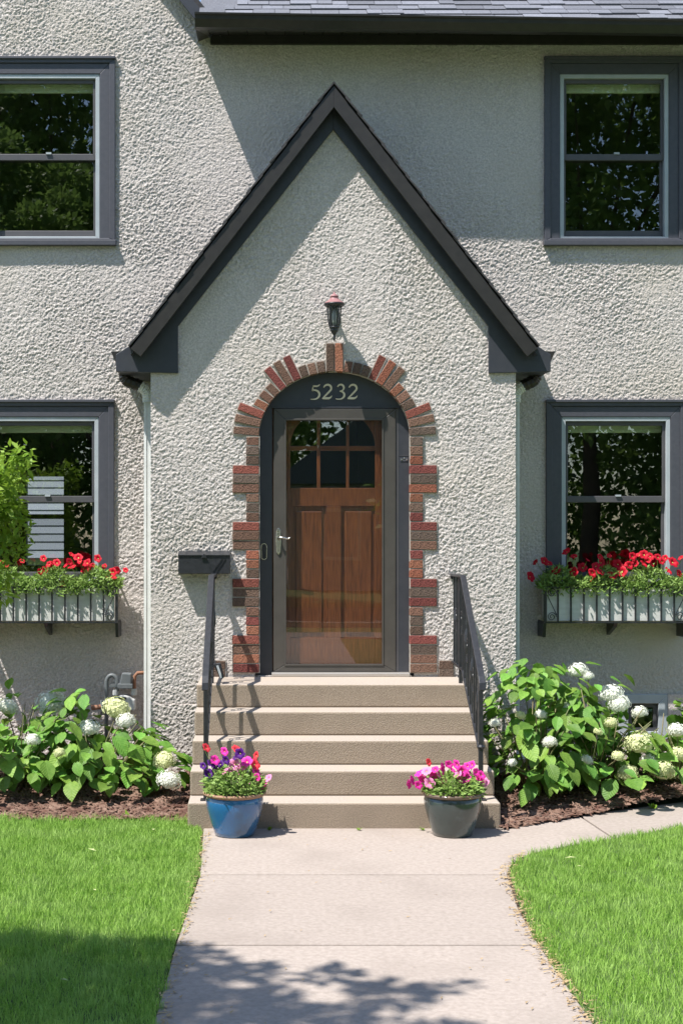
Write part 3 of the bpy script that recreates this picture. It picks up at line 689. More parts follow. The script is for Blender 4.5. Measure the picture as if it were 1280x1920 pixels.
# curved top corners of the glazed part
ecx = (wx(lx[0][0]) + wx(lx[2][1])) / 2; erx = (wx(lx[2][1]) - wx(lx[0][0])) / 2; ez0 = wz(838); erz = .30
for s in (-1, 1):
    ptsx = [(ecx + s * erx, ez0), (ecx + s * erx, ez0 + .34), (ecx, ez0 + .34)] + [(ecx + s * erx * math.sin(math.radians(a)), ez0 + erz * math.cos(math.radians(a))) for a in range(0, 91, 6)]
    MB().prism(ptsx, YW + .003, YW + .04).build('arched_corner', M_WOOD, wdo)
for px in ((594, 600.5), (649, 654.5)): MB().box(wx(px[0]), wx(px[1]), YW + .004, YW + .035, wz(915), ez0 + .33).build('muntin', M_WOOD, wdo, bevel=.003)
MB().box(wx(lx[0][0]), wx(lx[2][1]), YW + .006, YW + .03, wz(845), wz(836)).build('muntin', M_WOODH, wdo, bevel=.003)
for a_, b_ in lx:
    for c_, d_ in rz: MB().box(wx(a_) - .003, wx(b_) + .003, YW + .016, YW + .02, wz(d_) - .003, wz(c_) + .003).build('pane', M_GLASS, wdo)
for a_, b_ in ((547, 611), (639.5, 704)):
    MB().box(wx(a_) - .02, wx(b_) + .02, YW + .022, YW + .045, wz(1198), wz(947)).build('panel', M_WOOD, wdo)
    MB().box(wx(a_) + .03, wx(b_) - .03, YW + .01, YW + .022, wz(1196) + .04, wz(949) - .04).build('panel', M_WOOD, wdo, bevel=.01)

# ---- downspouts
def downspout(px, s, wallx):
    yv = .30; xv = wallx + s * .042; ex = (at(235 if s < 0 else 1003, 0, .3)).x
    zt = at(0, 752, yv).z
    d = MB().tube([(xv, yv, zt), (xv, yv, 1.6), (xv, yv, .27)], .05, 4, flat=(1.0, .78)).build('downspout', M_WHITE, house)
    for rb in (-.018, .018):
        MB().box(xv + rb - .003, xv + rb + .003, yv - .034, yv - .02, .3, zt).build('rib', M_WHITE, d)
    path = [(xv, yv, zt)] + [(xv + (ex - xv) * .5 * (1 - math.cos(math.radians(a))), yv, zt + .10 * math.sin(math.radians(a)) ) for a in (30, 60, 80)]
    mid = path[-1]; up = []
    P1 = [Vector((xv, yv, zt - .01)), Vector((xv, yv, zt + .055)), Vector((xv + s * .02, yv, zt + .09)), Vector((xv + s * .07, yv, zt + .125))]
    rib_path = []; rr = []
    for i in range(len(P1) - 1):
        for t in range(6): rib_path.append(P1[i].lerp(P1[i + 1], t / 6)); rr.append(.046 if len(rr) % 2 else .052)
    MB().tube(rib_path, rr, 10).build('elbow', M_WHITE, d)
    P2 = [Vector((xv + s * .06, yv, zt + .118)), Vector((ex - s * .02, yv, zt + .155)), Vector((ex + s * .005, yv, zt + .19)), Vector((ex + s * .005, yv, 3.18))]
    rib_path = []; rr = []
    for i in range(len(P2) - 1):
        for t in range(5): rib_path.append(P2[i].lerp(P2[i + 1], t / 5)); rr.append(.044 if len(rr) % 2 else .049)
    MB().tube(rib_path, rr, 10).build('elbow', M_TRIMB, d)
    P3 = [Vector((xv, yv, .29)), Vector((xv, yv, .2)), Vector((xv + s * .02, yv - .04, .16)), Vector((xv + s * .05, yv - .12, .12))]
    rib_path = []; rr = []
    for i in range(len(P3) - 1):
        for t in range(5): rib_path.append(P3[i].lerp(P3[i + 1], t / 5)); rr.append(.047 if len(rr) % 2 else .053)
    MB().tube(rib_path, rr, 10).build('elbow', M_WHITE, d)
downspout(276, -1, PXL); downspout(974, 1, PXR)

# ================================================================== STEPS AND RAILINGS
NY = [-1.60, -1.345, -1.09, -.835, -.58]; RI = .167
steps = thing('front_steps', 'five tan concrete steps rising to the front door', 'steps', (.478, -.8, 0))
for k in range(5):
    mb = MB(); j = .0015 * k
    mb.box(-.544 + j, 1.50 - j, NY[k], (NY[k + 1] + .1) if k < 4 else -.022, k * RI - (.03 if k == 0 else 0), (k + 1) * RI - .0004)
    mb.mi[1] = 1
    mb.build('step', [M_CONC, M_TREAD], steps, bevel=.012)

def railing(X, lab, seed):
    t = thing('stair_railing', lab, 'railing', (X, -1.5, RI), 'iron railings on the steps')
    H = [(X, -.03, 1.615), (X, -.62, 1.62), (X, -1.53, .985), (X, -1.575, .945), (X, -1.585, .90)]
    hv = MB()
    prof_r = [(-.026, -.004), (.026, -.004), (.022, .008), (-.022, .008)]
    for a, b in zip(H[:-1], H[1:]):
        pass
    hv.tube(H, .031, 4, flat=(1, .45)).build('handrail', M_IRON, t, bevel=.004)
    B = [(X, -.04, .955), (X, -.60, .945), (X, -1.47, .49)]
    MB().tube(B, .017, 4, flat=(1, .6)).build('bottom_rail', M_IRON, t)
    def hz(y): return np.interp(-y, [.03, .62, 1.53], [1.615, 1.62, .985])
    def lz(y): return np.interp(-y, [.04, .60, 1.47], [.955, .945, .49])
    MB().box(X - .015, X + .015, -1.515, -1.485, RI - .002, hz(-1.5) - .01).build('post', M_IRON, t, bevel=.002)
    MB().tube([(X, -1.5, .505), (X, -1.5, .52), (X, -1.5, .535)], [.02, .028, .02], 10).build('collar', M_IRON, t)
    MB().box(X - .035, X + .035, -1.535, -1.465, RI - .001, RI + .008).build('base_plate', M_IRON, t)
    MB().box(X - .013, X + .013, -.505, -.479, .834, hz(-.49) - .01).build('post', M_IRON, t)
    MB().tube([(X, -.012, 1.60), (X, -.06, 1.60)], .02, 10).build('wall_bracket', M_IRON, t)
    k = 0; y = -.12
    while y > -1.44:
        if abs(y + .492) > .04:
            z0, z1 = lz(y), hz(y); tw = k % 3 == 1
            if tw:                                          # twisted bar with a basket knuckle
                zm = (z0 + z1) / 2
                MB().tube([(X, y, z0), (X, y, zm - .09), (X, y, zm - .05), (X, y, zm), (X, y, zm + .05), (X, y, zm + .09), (X, y, z1 - .008)], [.0065, .0065, .016, .021, .016, .0065, .0065], 6).build('baluster', M_IRON, t)
            else:
                MB().box(X - .0065, X + .0065, y - .0065, y + .0065, z0, z1 - .008).build('baluster', M_IRON, t)
                if k % 3 == 2:
                    mb = MB(); zm = (z0 + z1) / 2
                    for s in (-1, 1):
                        pts = [(X, y + .05 + .035 * math.cos(a) * (1 - a / 12), zm + s * (.05 + .04 * math.sin(a) * (1 - a / 12))) for a in np.linspace(0, 7, 22)]
                        mb.tube(pts, .0045, 5)
                    mb.build('scroll', M_IRON, t)
        y -= .098; k += 1
    return t
railing(1.384, 'black iron stair railing right of the steps, by the hydrangeas', 1)
railing(-.43, 'black iron stair railing left of the steps, below the mailbox', 2)
lp = at(409, 1258, -.5)
rl = thing('rail_light', 'small black and silver light clipped to the left railing', 'light', (lp.x, -.5, lp.z))
MB().prism([(lp.x - .035, lp.z + .055), (lp.x + .02, lp.z + .06), (lp.x + .046, lp.z - .045), (lp.x + .02, lp.z - .06)], -.54, -.48).build('housing', M_IRON, rl, bevel=.005)
MB().prism([(lp.x - .012, lp.z + .042), (lp.x + .004, lp.z + .045), (lp.x + .034, lp.z - .045), (lp.x + .018, lp.z - .05)], -.547, -.541).build('lens', M_LIGHT, rl)
MB().box(-.43, lp.x - .03, -.52, -.50, lp.z + .02, lp.z + .04).build('clip', M_IRON, rl)

# ================================================================== WALL FITTINGS
m0, m1 = at(334, 1076, -.1), at(432, 1039, -.1); DM = .117
mbx = thing('mailbox', 'black metal wall mailbox beside the brick door surround', 'mailbox', ((m0.x + m1.x) / 2, -.01, m0.z))
MB().box(m0.x + .002, m1.x - .002, -DM + .008, .004, m0.z, m1.z - .006).build('body', M_IRON, mbx, bevel=.004)
MB().add([(m0.x, -DM, m1.z - .012), (m1.x, -DM, m1.z - .012), (m1.x, .0, m1.z + .016), (m0.x, .0, m1.z + .016), (m0.x, -DM, m1.z - .004), (m1.x, -DM, m1.z - .004), (m1.x, .0, m1.z + .024), (m0.x, .0, m1.z + .024)],
         [(0, 3, 2, 1), (4, 5, 6, 7), (0, 1, 5, 4), (1, 2, 6, 5), (2, 3, 7, 6), (3, 0, 4, 7)]).build('lid', M_IRON, mbx, bevel=.002)
mc = (m0.x + m1.x) / 2
MB().prism([(mc - .022, m1.z - .03), (mc + .022, m1.z - .03), (mc + .012, m1.z - .006), (mc, m1.z + .004), (mc - .012, m1.z - .006)], -DM - .006, -DM + .004).build('lid_tab', M_IRON, mbx, bevel=.002)
for dx in (0, .027):
    MB().add([(mc + .065 + dx, -DM + .002, m0.z + .02), (mc + .071 + dx, -DM + .002, m0.z + .02), (mc + .137 + dx, -DM + .002, m0.z + .115), (mc + .131 + dx, -DM + .002, m0.z + .115),
              (mc + .065 + dx, -DM + .01, m0.z + .02), (mc + .071 + dx, -DM + .01, m0.z + .02), (mc + .137 + dx, -DM + .01, m0.z + .115), (mc + .131 + dx, -DM + .01, m0.z + .115)],
             [(0, 1, 2, 3), (0, 3, 7, 4), (1, 5, 6, 2), (0, 4, 5, 1), (3, 2, 6, 7)]).build('embossed_line', M_IRON, mbx)


lz0 = at(627, 640, -.16)
lam = thing('wall_lantern', 'black wall lantern with a faded red cap above the keystone', 'lantern', (lz0.x, -.005, at(0, 598, 0).z))
LY = -.165; s_ = .00405
lc = (at(626.5, 0, LY).x, LY, at(0, 640, LY).z)
MB().lathe([(.002, 0), (.008, .01), (.01, .035), (.006, .045), (.017, .06), (.03, .078), (.033, .09), (.028, .094), (.038, .098), (.04, .108), (.036, .112)], lc, 20).build('base_cup', M_IRON, lam, smooth=True)
MB().lathe([(.034, .113), (.041, .135), (.047, .19), (.052, .25), (.054, .262)], lc, 24).build('glass_shade', M_LAMPG, lam, smooth=True)
for k in range(10):
    a = 2 * math.pi * (k + .5) / 10
    MB().tube([(lc[0] + r * math.cos(a), lc[1] + r * math.sin(a), lc[2] + z) for r, z in ((.038, .112), (.046, .15), (.051, .2), (.056, .262))], .0032 if k % 2 else .0045, 6).build('cage_bar', M_IRON, lam)
MB().lathe([(.056, .258), (.066, .262), (.078, .272), (.08, .279), (.078, .284)], lc, 28).build('cap_rim', M_IRON, lam, smooth=True)
MB().lathe([(.079, .2835), (.07, .292), (.055, .303), (.045, .308), (.03, .325), (.03, .333), (.034, .336), (.027, .345), (.012, .357), (.006, .362), (.004, .374)], lc, 28).build('cap', M_CAP, lam, smooth=True)
MB().lathe([(.013, .12), (.016, .16), (.02, .19), (.014, .225), (.004, .24)], lc, 16).build('bulb', M_WHITE, lam, smooth=True)
MB().tube([(lc[0], -.004, lc[2] + .22), (lc[0], -.06, lc[2] + .255), (lc[0], -.11, lc[2] + .262), (lc[0], LY + .05, lc[2] + .268)], [.014, .012, .01, .01], 8).build('arm', M_IRON, lam, smooth=True)
MB().box(lc[0] - .032, lc[0] + .032, -.03, .002, lc[2] + .13, lc[2] + .28).build('back_plate', M_IRON, lam, bevel=.008)

# ---- gas meter on the left
GY = .52
gme = thing('gas_meter', 'grey gas meter with looped pipe on the wall behind the left hydrangeas', 'gas meter', (at(232, 0, GY).x, GY, .1))
g_ = lambda px, py, Y=GY: at(px, py, Y)
lp_ = [g_(200, 1420), g_(200, 1290)] + [g_(210 - 10 * math.cos(math.radians(a)), 1280 - 14 * math.sin(math.radians(a))) for a in range(0, 181, 20)] + [g_(220, 1296)]
MB().tube(lp_, .017, 10).build('inlet_pipe', M_GREYPIPE, gme, smooth=True)
MB().prism([(q.x, q.z) for q in (g_(224, 1290), g_(246, 1290), g_(248, 1262), g_(230, 1261))], GY - .05, GY + .05).build('regulator', M_GREYPIPE, gme, bevel=.008)
MB().box(g_(222, 0).x, g_(250, 0).x, GY - .056, GY + .056, g_(0, 1290).z, g_(0, 1281).z).build('flange', M_GREYPIPE, gme, bevel=.004)
pts = [(g_(213 + 42 * t, 0).x, g_(0, 1310 - 8 * math.sin(math.pi * min(1, t * 1.05))).z) for t in np.linspace(0, 1, 10)]
MB().prism([(g_(213, 1330).x, g_(0, 1330).z), (g_(255, 1330).x, g_(0, 1330).z)] + pts[::-1], GY - .08, GY + .06).build('case', M_METER, gme, bevel=.01)
MB().box(g_(225, 0).x, g_(239, 0).x, GY - .084, GY - .079, g_(0, 1309).z, g_(0, 1305).z).build('index_window', M_IRON, gme)
MB().lathe([(.013, 0), (.013, .012), (.008, .014)], (0, 0, 0), 14).build('dial', M_GREYPIPE, gme).matrix_local = Matrix.Translation(g_(243, 1309) + Vector((0, -.075, 0)) - OFF[gme]) @ Matrix.Rotation(math.radians(90), 4, 'X')
MB().tube([g_(252, 1300), g_(252, 1278), g_(253, 1268), g_(258, 1262), g_(275, 1261)], .015, 10).build('outlet_pipe', M_RUST, gme, smooth=True)
MB().tube([g_(252, 1303), g_(252, 1291)], .024, 8).build('union', M_METER, gme); MB().tube([g_(217, 1303), g_(217, 1293)], .024, 8).build('union', M_METER, gme)
MB().tube([g_(200, 1322), g_(186, 1326), g_(172, 1327)], .02, 10).build('side_pipe', M_RUST, gme, smooth=True)
MB().tube([g_(194, 1313), g_(194, 1340)], .024, 10).build('valve', M_GREYPIPE, gme, smooth=True)
MB().box(g_(206, 0).x, g_(250, 0).x, GY - .02, P - .005, g_(0, 1288).z, g_(0, 1284).z).build('wall_bracket', M_GREYPIPE, gme)

# ================================================================== PLANTS
def leaf_mesh(name, m, L=1.0, w=.36, fold=.10, curl=.12, seg=6, notch=.06):
    mb = MB(); vs = []; fs = []
    for i in range(seg + 1):
        t = i / seg; hw = w * (math.sin(math.pi * min(1, t * .96 + .04)) ** .75) * (1 - .38 * t) * 1.2 if i < seg else 0.002
        zc = -curl * t * t; yb = L * t
        for k in (-1, -.5, 0, .5, 1):
            vs.append((k * hw, yb - (notch * abs(k) * (1 - t) ** 6), zc + fold * abs(k) * hw * 2 + .012 * math.sin(i * 2.3 + k * 3)))
    for i in range(seg):
        for k in range(4): a = i * 5 + k; fs.append((a, a + 1, a + 6, a + 5))
    mb.add(vs, fs); me = bpy.data.meshes.new(name); me.from_pydata(mb.v, [], mb.f); me.materials.append(m)
    me.polygons.foreach_set('use_smooth', [True] * len(me.polygons)); me.update(); return me
HL = [leaf_mesh('leaf', M_HLEAF, 1, .37, .12, c) for c in (.05, .16, .28)]
def head_mesh(m, seed, n=130):
    rg = np.random.default_rng(seed); mb = MB()
    for i in range(n):
        z = 1 - 1.55 * (i + .5) / n; r = math.sqrt(max(0, 1 - z * z)); a = i * 2.39996
        d = Vector((r * math.cos(a), r * math.sin(a), z)); pos = Vector((d.x, d.y, d.z * .82)) * rg.uniform(.82, 1.12)
        u = d.orthogonal().normalized(); v = d.cross(u); rot = rg.uniform(0, 6.28); sz = rg.uniform(.13, .19)
        for q in range(4):
            b = rot + q * math.pi / 2; e = u * math.cos(b) + v * math.sin(b); f = u * math.cos(b + .62) + v * math.sin(b + .62); g2 = u * math.cos(b - .62) + v * math.sin(b - .62)
            mb.add([pos, pos + g2 * sz * .75 + d * .03, pos + e * sz + d * rg.uniform(-.04, .06), pos + f * sz * .75 + d * .03], [(0, 1, 2, 3)])
    # inner core so the head is not see-through
    for k in range(5):
        z = .7 - .4 * k
    mb.lathe([(.3, -.6), (.6, -.4), (.76, -.05), (.7, .3), (.45, .55), (.15, .64)], (0, 0, 0), 12)
    me = bpy.data.meshes.new('flower_head'); me.from_pydata(mb.v, [], mb.f); me.materials.append(m); me.update(); return me
HWM = [head_mesh(M_HW, 1), head_mesh(M_HW, 2)]; HYM = [head_mesh(M_HY, 3), head_mesh(M_HY, 4)]

def hydrangea(lab, X, Y, h, rad, nleaf, heads, seed, rz=None, lsz=(.085, .155)):
    rd = random.Random(seed); z0 = float(bed_z(np.array([X]), np.array([Y]))[0]); base = Vector((X, Y, z0))
    t = thing('hydrangea', lab, 'shrub', base, 'hydrangeas in the mulch beds')
    ends = []
    for k in range(max(5, nleaf // 14)):
        a = rd.uniform(0, 2 * math.pi); r = rad * math.sqrt(rd.uniform(.05, .9)); zz = z0 + (h - .06) * (1 - .45 * (r / rad) ** 2) * rd.uniform(.8, 1)
        e = Vector((X + r * math.cos(a), Y + r * math.sin(a), zz)); ends.append(e)
    hp = []
    for (px, py, rr, kd, yy) in heads:
        yy -= .14; c = at(px, py, yy); hp.append((c, 1.12 * rr * (D + yy) / F, kd)); ends.append(c - Vector((0, 0, rr * (D + yy) / F * .5)))
    mb = MB()
    for e in ends:
        b = base + Vector((rd.uniform(-.07, .07), rd.uniform(-.07, .07), -.02)); m_ = b.lerp(e, .5) + Vector((rd.uniform(-.03, .03), rd.uniform(-.03, .03), .05))
        mb.tube([b, m_, e], [.006, .005, .0035], 5)
    mb.build('stems', M_STEM, t, smooth=True)
    for c, r, kd in hp:
        ms = HWM if kd == 'w' else HYM
        M = Matrix.Translation(c - base) @ Matrix.Rotation(rd.uniform(0, 6), 4, 'Z') @ Matrix.Rotation(rd.uniform(.1, .45), 4, 'X') @ Matrix.Diagonal((r, r, r, 1))
        inst(rd.choice(ms), 'flower_head', t, M)
    n = 0; guard = 0
    while n < nleaf and guard < nleaf * 5:
        guard += 1
        a = rd.uniform(0, 2 * math.pi); q = rd.uniform(.12, 1); rr = rad * (.6 + .55 * rd.random()) * math.sin(min(1, q * 1.1) * math.pi / 2) if rd.random() < .8 else rad * rd.random()
        zt = h * (1 - q * q * .86) * rd.uniform(.82, 1.05) if rd.random() < .72 else h * rd.uniform(.1, .85)
        p = Vector((rr * math.cos(a), rr * math.sin(a), max(.04, zt))); yw = Y + p.y
        if yw > (-.06 if X + p.x < PXR and X + p.x > PXL else P - .08): continue
        if X + p.x < 1.56 and X + p.x > -.58: continue
        qx, qy = PX + (X + p.x) * F / (D + yw), PY - (z0 + p.z - ZC) * F / (D + yw)
        if any(math.hypot(qx - hx, qy + 12 - hy) < hr * 1.2 + 22 and yw < hyy + .05 for hx, hy, hr, _, hyy in heads): continue
        if (1172 < qx < 1262 and 1270 < qy < 1372) or (165 < qx < 268 and 1235 < qy < 1322): continue
        o_ = Vector((math.cos(a), math.sin(a), 0))
        tip = o_ * rd.uniform(.5, 1.0) + Vector((rd.uniform(-.5, .5), rd.uniform(-.5, .4), rd.uniform(-.85, .05)))
        nr = Vector((rd.uniform(-.3, .3), rd.uniform(-.45, .1), .9)) + o_ * rd.uniform(.1, .6)
        s = rd.uniform(*lsz) * (1.05 if zt < h * .7 else .85)
        inst(rd.choice(HL), 'leaf', t, frame_from(tip, nr, p, (s * rd.uniform(.85, 1.1), s, s))); n += 1
    return t
hydrangea('tall hydrangea against the porch corner, right of the railing', 1.90, -.66, .94, .47, 300, [(927, 1356, 9, 'w', -.8), (975, 1342, 9, 'y', -.75), (1013, 1340, 10, 'w', -.7), (1030, 1392, 12, 'w', -.85), (960, 1430, 8, 'w', -.9), (1062, 1325, 9, 'w', -.6)], 1)
hydrangea('hydrangea with white globes in front of the basement window', 2.36, -.58, .84, .48, 300, [(1083, 1258, 16, 'w', -.35), (1102, 1268, 9, 'w', -.4), (1145, 1302, 20, 'w', -.5), (1160, 1320, 18, 'w', -.55), (1198, 1336, 13, 'w', -.4), (1145, 1356, 11, 'y', -.75), (1100, 1425, 10, 'w', -.8), (1120, 1372, 8, 'y', -.8), (1157, 1418, 11, 'y', -.75)], 2)
hydrangea('low hydrangea with lime green globes at the right edge of the photo', 2.98, -.36, .58, .48, 290, [(1198, 1395, 24, 'y', -.6), (1213, 1427, 13, 'w', -.65), (1175, 1450, 17, 'y', -.68), (1242, 1447, 20, 'y', -.62), (1268, 1370, 15, 'w', -.5), (1272, 1415, 15, 'y', -.55)], 3)
hydrangea('shaded hydrangea with a large pale globe at the left edge of the photo', -1.83, -.55, .76, .48, 300, [(97, 1319, 26, 'w', -.2), (14, 1326, 18, 'w', -.3), (62, 1388, 13, 'w', -.75), (112, 1412, 10, 'y', -.85)], 4)
hydrangea('sunlit hydrangea with cream globes in front of the gas meter', -1.27, -.55, .72, .44, 290, [(218, 1330, 23, 'y', -.25), (236, 1352, 16, 'w', -.35), (168, 1366, 18, 'w', -.55)], 5)
hydrangea('small hydrangea shoot with two heavy cream globes beside the steps', -.80, -.62, .32, .2, 34, [(308, 1427, 18, 'y', -.72), (317, 1464, 20, 'w', -.85)], 6)

# ---- petunias
def bloom_mesh(name, m):
    mb = MB(); n = 20; vs = [(0, 0, -.55)]
    for r, z in ((.16, -.22), (.42, .02), (.8, .1), (1, .05)):
        for k in range(n):
            a = 2 * math.pi * k / n; lob = 1 - (.16 if r > .7 else .05) * (abs(math.cos(2.5 * a)) < .35); rr = r * (lob + .04 * math.sin(5 * a))
            vs.append((rr * math.cos(a), rr * math.sin(a), z + .07 * math.sin(7 * a + r) * r))
    fs = [(0, 1 + (k + 1) % n, 1 + k) for k in range(n)]
    for j in range(3):
        for k in range(n): a = 1 + j * n + k; b = 1 + j * n + (k + 1) % n; fs.append((a, b, b + n, a + n))
    mb.add(vs, fs, 0); o = len(mb.v)
    mb.add([(.13 * math.cos(a), .13 * math.sin(a), -.12) for a in np.linspace(0, 2 * math.pi, 7)[:-1]], [(0, 1, 2, 3, 4, 5)], 1)
    me = bpy.data.meshes.new(name); me.from_pydata(mb.v, [], mb.f); me.materials.append(m); me.materials.append(M_EYE)
    me.polygons.foreach_set('material_index', mb.mi); me.polygons.foreach_set('use_smooth', [True] * len(me.polygons)); me.update(); return me
BLM = {k: bloom_mesh('bloom', v) for k, v in dict(r=M_RED, p=M_PINK, m=M_MAG, v=M_PURP, c=M_CORAL).items()}
def foliage(n, sampler, size, rd):
    V = []; Fc = []
    for i in range(n):
        p, o_ = sampler(rd); L_ = size * rd.uniform(.6, 1.3); w = L_ * rd.uniform(.28, .42)
        t = (Vector(o_) + Vector((rd.uniform(-.8, .8), rd.uniform(-.8, .8), rd.uniform(-.3, .9)))).normalized()
        nn = Vector((rd.uniform(-.6, .6), rd.uniform(-.9, .2), rd.uniform(.2, 1))); u = t.cross(nn).normalized(); nn = u.cross(t)
        p = Vector(p); b = len(V)
        V += [p, p + t * L_ * .45 + u * w * .5 + nn * .004, p + t * L_ - nn * L_ * .12, p + t * L_ * .45 - u * w * .5 + nn * .004]
        Fc.append((b, b + 1, b + 2, b + 3))
    return V, Fc
def petunia(name, lab, base, blooms, sampler, nleaf, lsz, seed, grp, stemlen=.05):
    rd = random.Random(seed); t = thing(name, lab, 'flowers', base, grp); base = Vector(base)
    V, Fc = foliage(nleaf, sampler, lsz, rd); fo = np_obj('foliage', np.array([tuple(v) for v in V]), Fc, M_PLEAF, t); fo['kind'] = 'stuff'
    mb = MB()
    for (c, r, kd, fx) in blooms:
        f = Vector((rd.uniform(-.9, .9) + fx, -rd.uniform(.2, 1.1), rd.uniform(.0, 1.0))).normalized(); u = f.orthogonal()
        inst(BLM[kd], 'bloom', t, frame_from(u, f, c - base, (r * .78, r * .78 * rd.uniform(.7, 1), r * .95)))
        b = Vector(c) - f * r * .5; g0 = Vector((base.x * .5 + c.x * .5, base.y * .5 + c.y * .5 + .02, base.z + .02)); g0.z = min(g0.z, b.z - .04)
        mb.tube([g0, b.lerp(g0, .35) + Vector((0, 0, .01)), b], .0022, 4)
    mb.build('stems', M_PLEAF, t)
    return t
# pots
def pot(lab, px, m, rimm, Y=-1.79):
    c = at(px, 1567, Y); c = Vector((c.x, Y, .0)); t = thing('flower_pot', lab, 'pot', c)
    MB().lathe([(.112, .002), (.127, .004), (.135, .03), (.158, .1), (.178, .17), (.185, .22), (.178, .252), (.17, .258), (.165, .2), (.12, .1)], (c.x, c.y, c.z), 48).build('body', m, t, smooth=True)
    MB().lathe([(.176, .25), (.19, .254), (.202, .264), (.203, .272), (.196, .279), (.182, .279), (.172, .268), (.172, .25)], (c.x, c.y, c.z), 48).build('rim', rimm, t, smooth=True)
    MB().lathe([(.168, .225), (.170, .24), (.1, .25), (.01, .252)], (c.x, c.y, c.z), 24).build('soil', M_SOIL, t, smooth=True)
    return c
pc = pot('blue glazed pot at the left foot of the steps', 440, M_BLUEPOT, M_TERRA)
def potsam(c, hh=.14, r=.19):
    def f(rd):
        a = rd.uniform(0, 6.283); q = math.sqrt(rd.random()) * r; z = .26 + rd.random() * hh * (1 - (q / r) ** 2 * .6)
        return (c.x + q * math.cos(a), c.y + q * math.sin(a), c.z + z), (math.cos(a), math.sin(a), .2)
    return f
bl = []
for px, py, kd, r in ((384, 1402, 'c', 13), (418, 1409, 'm', 13), (440, 1404, 'c', 13), (447, 1413, 'v', 15), (477, 1417, 'c', 13), (400, 1425, 'm', 14), (394, 1431, 'v', 13), (378, 1436, 'v', 11), (421, 1425, 'v', 13), (410, 1433, 'v', 11),
                      (401, 1441, 'v', 9), (389, 1450, 'v', 13), (437, 1433, 'p', 17), (420, 1446, 'p', 13), (430, 1443, 'p', 12), (449, 1447, 'p', 15), (453, 1437, 'p', 11), (460, 1428, 'm', 16), (475, 1433, 'c', 16), (477, 1447, 'm', 15), (479, 1457, 'm', 12), (500, 1459, 'p', 12), (488, 1471, 'm', 14), (462, 1466, 'p', 7), (438, 1421, 'v', 8)):
    yy = pc.y - .10 + .1 * random.random(); bl.append((at(px + 3, py, yy), r / 280 * .92, kd, 0))
petunia('petunias', 'purple, pink and coral petunias growing in the blue pot', (pc.x, pc.y, .255), bl, potsam(pc, .2), 1300, .042, 21, None)
pc = pot('dark green glazed pot at the right foot of the steps', 848, M_GREENPOT, mat('brown_rim', (.16, .1, .06, 1), (.1, .07, .05, 1), .5, scale=20, coat=.3))
bl = [(at(803, 1429, pc.y - .05), .036, 'c', 0)]
for px, py, r in ((772, 1463, 15), (766, 1470, 12), (787, 1450, 15), (793, 1462, 14), (805, 1468, 15), (812, 1456, 14), (799, 1446, 13), (784, 1472, 12), (829, 1441, 17), (822, 1452, 12), (856, 1434, 14), (848, 1444, 12), (866, 1445, 15), (870, 1458, 17), (858, 1452, 13), (876, 1437, 12), (884, 1434, 11), (892, 1448, 12), (902, 1453, 13), (906, 1466, 15), (898, 1460, 11), (831, 1466, 13), (841, 1433, 11), (878, 1447, 12), (815, 1443, 12)):
    bl.append((at(px, py, pc.y - .11 + .1 * random.random()), r / 280 * .95, 'm' if random.random() < .85 else 'p', 0))
petunia('petunias', 'magenta petunias growing in the dark green pot', (pc.x, pc.y, .255), bl, potsam(pc, .15), 1200, .042, 22, None)

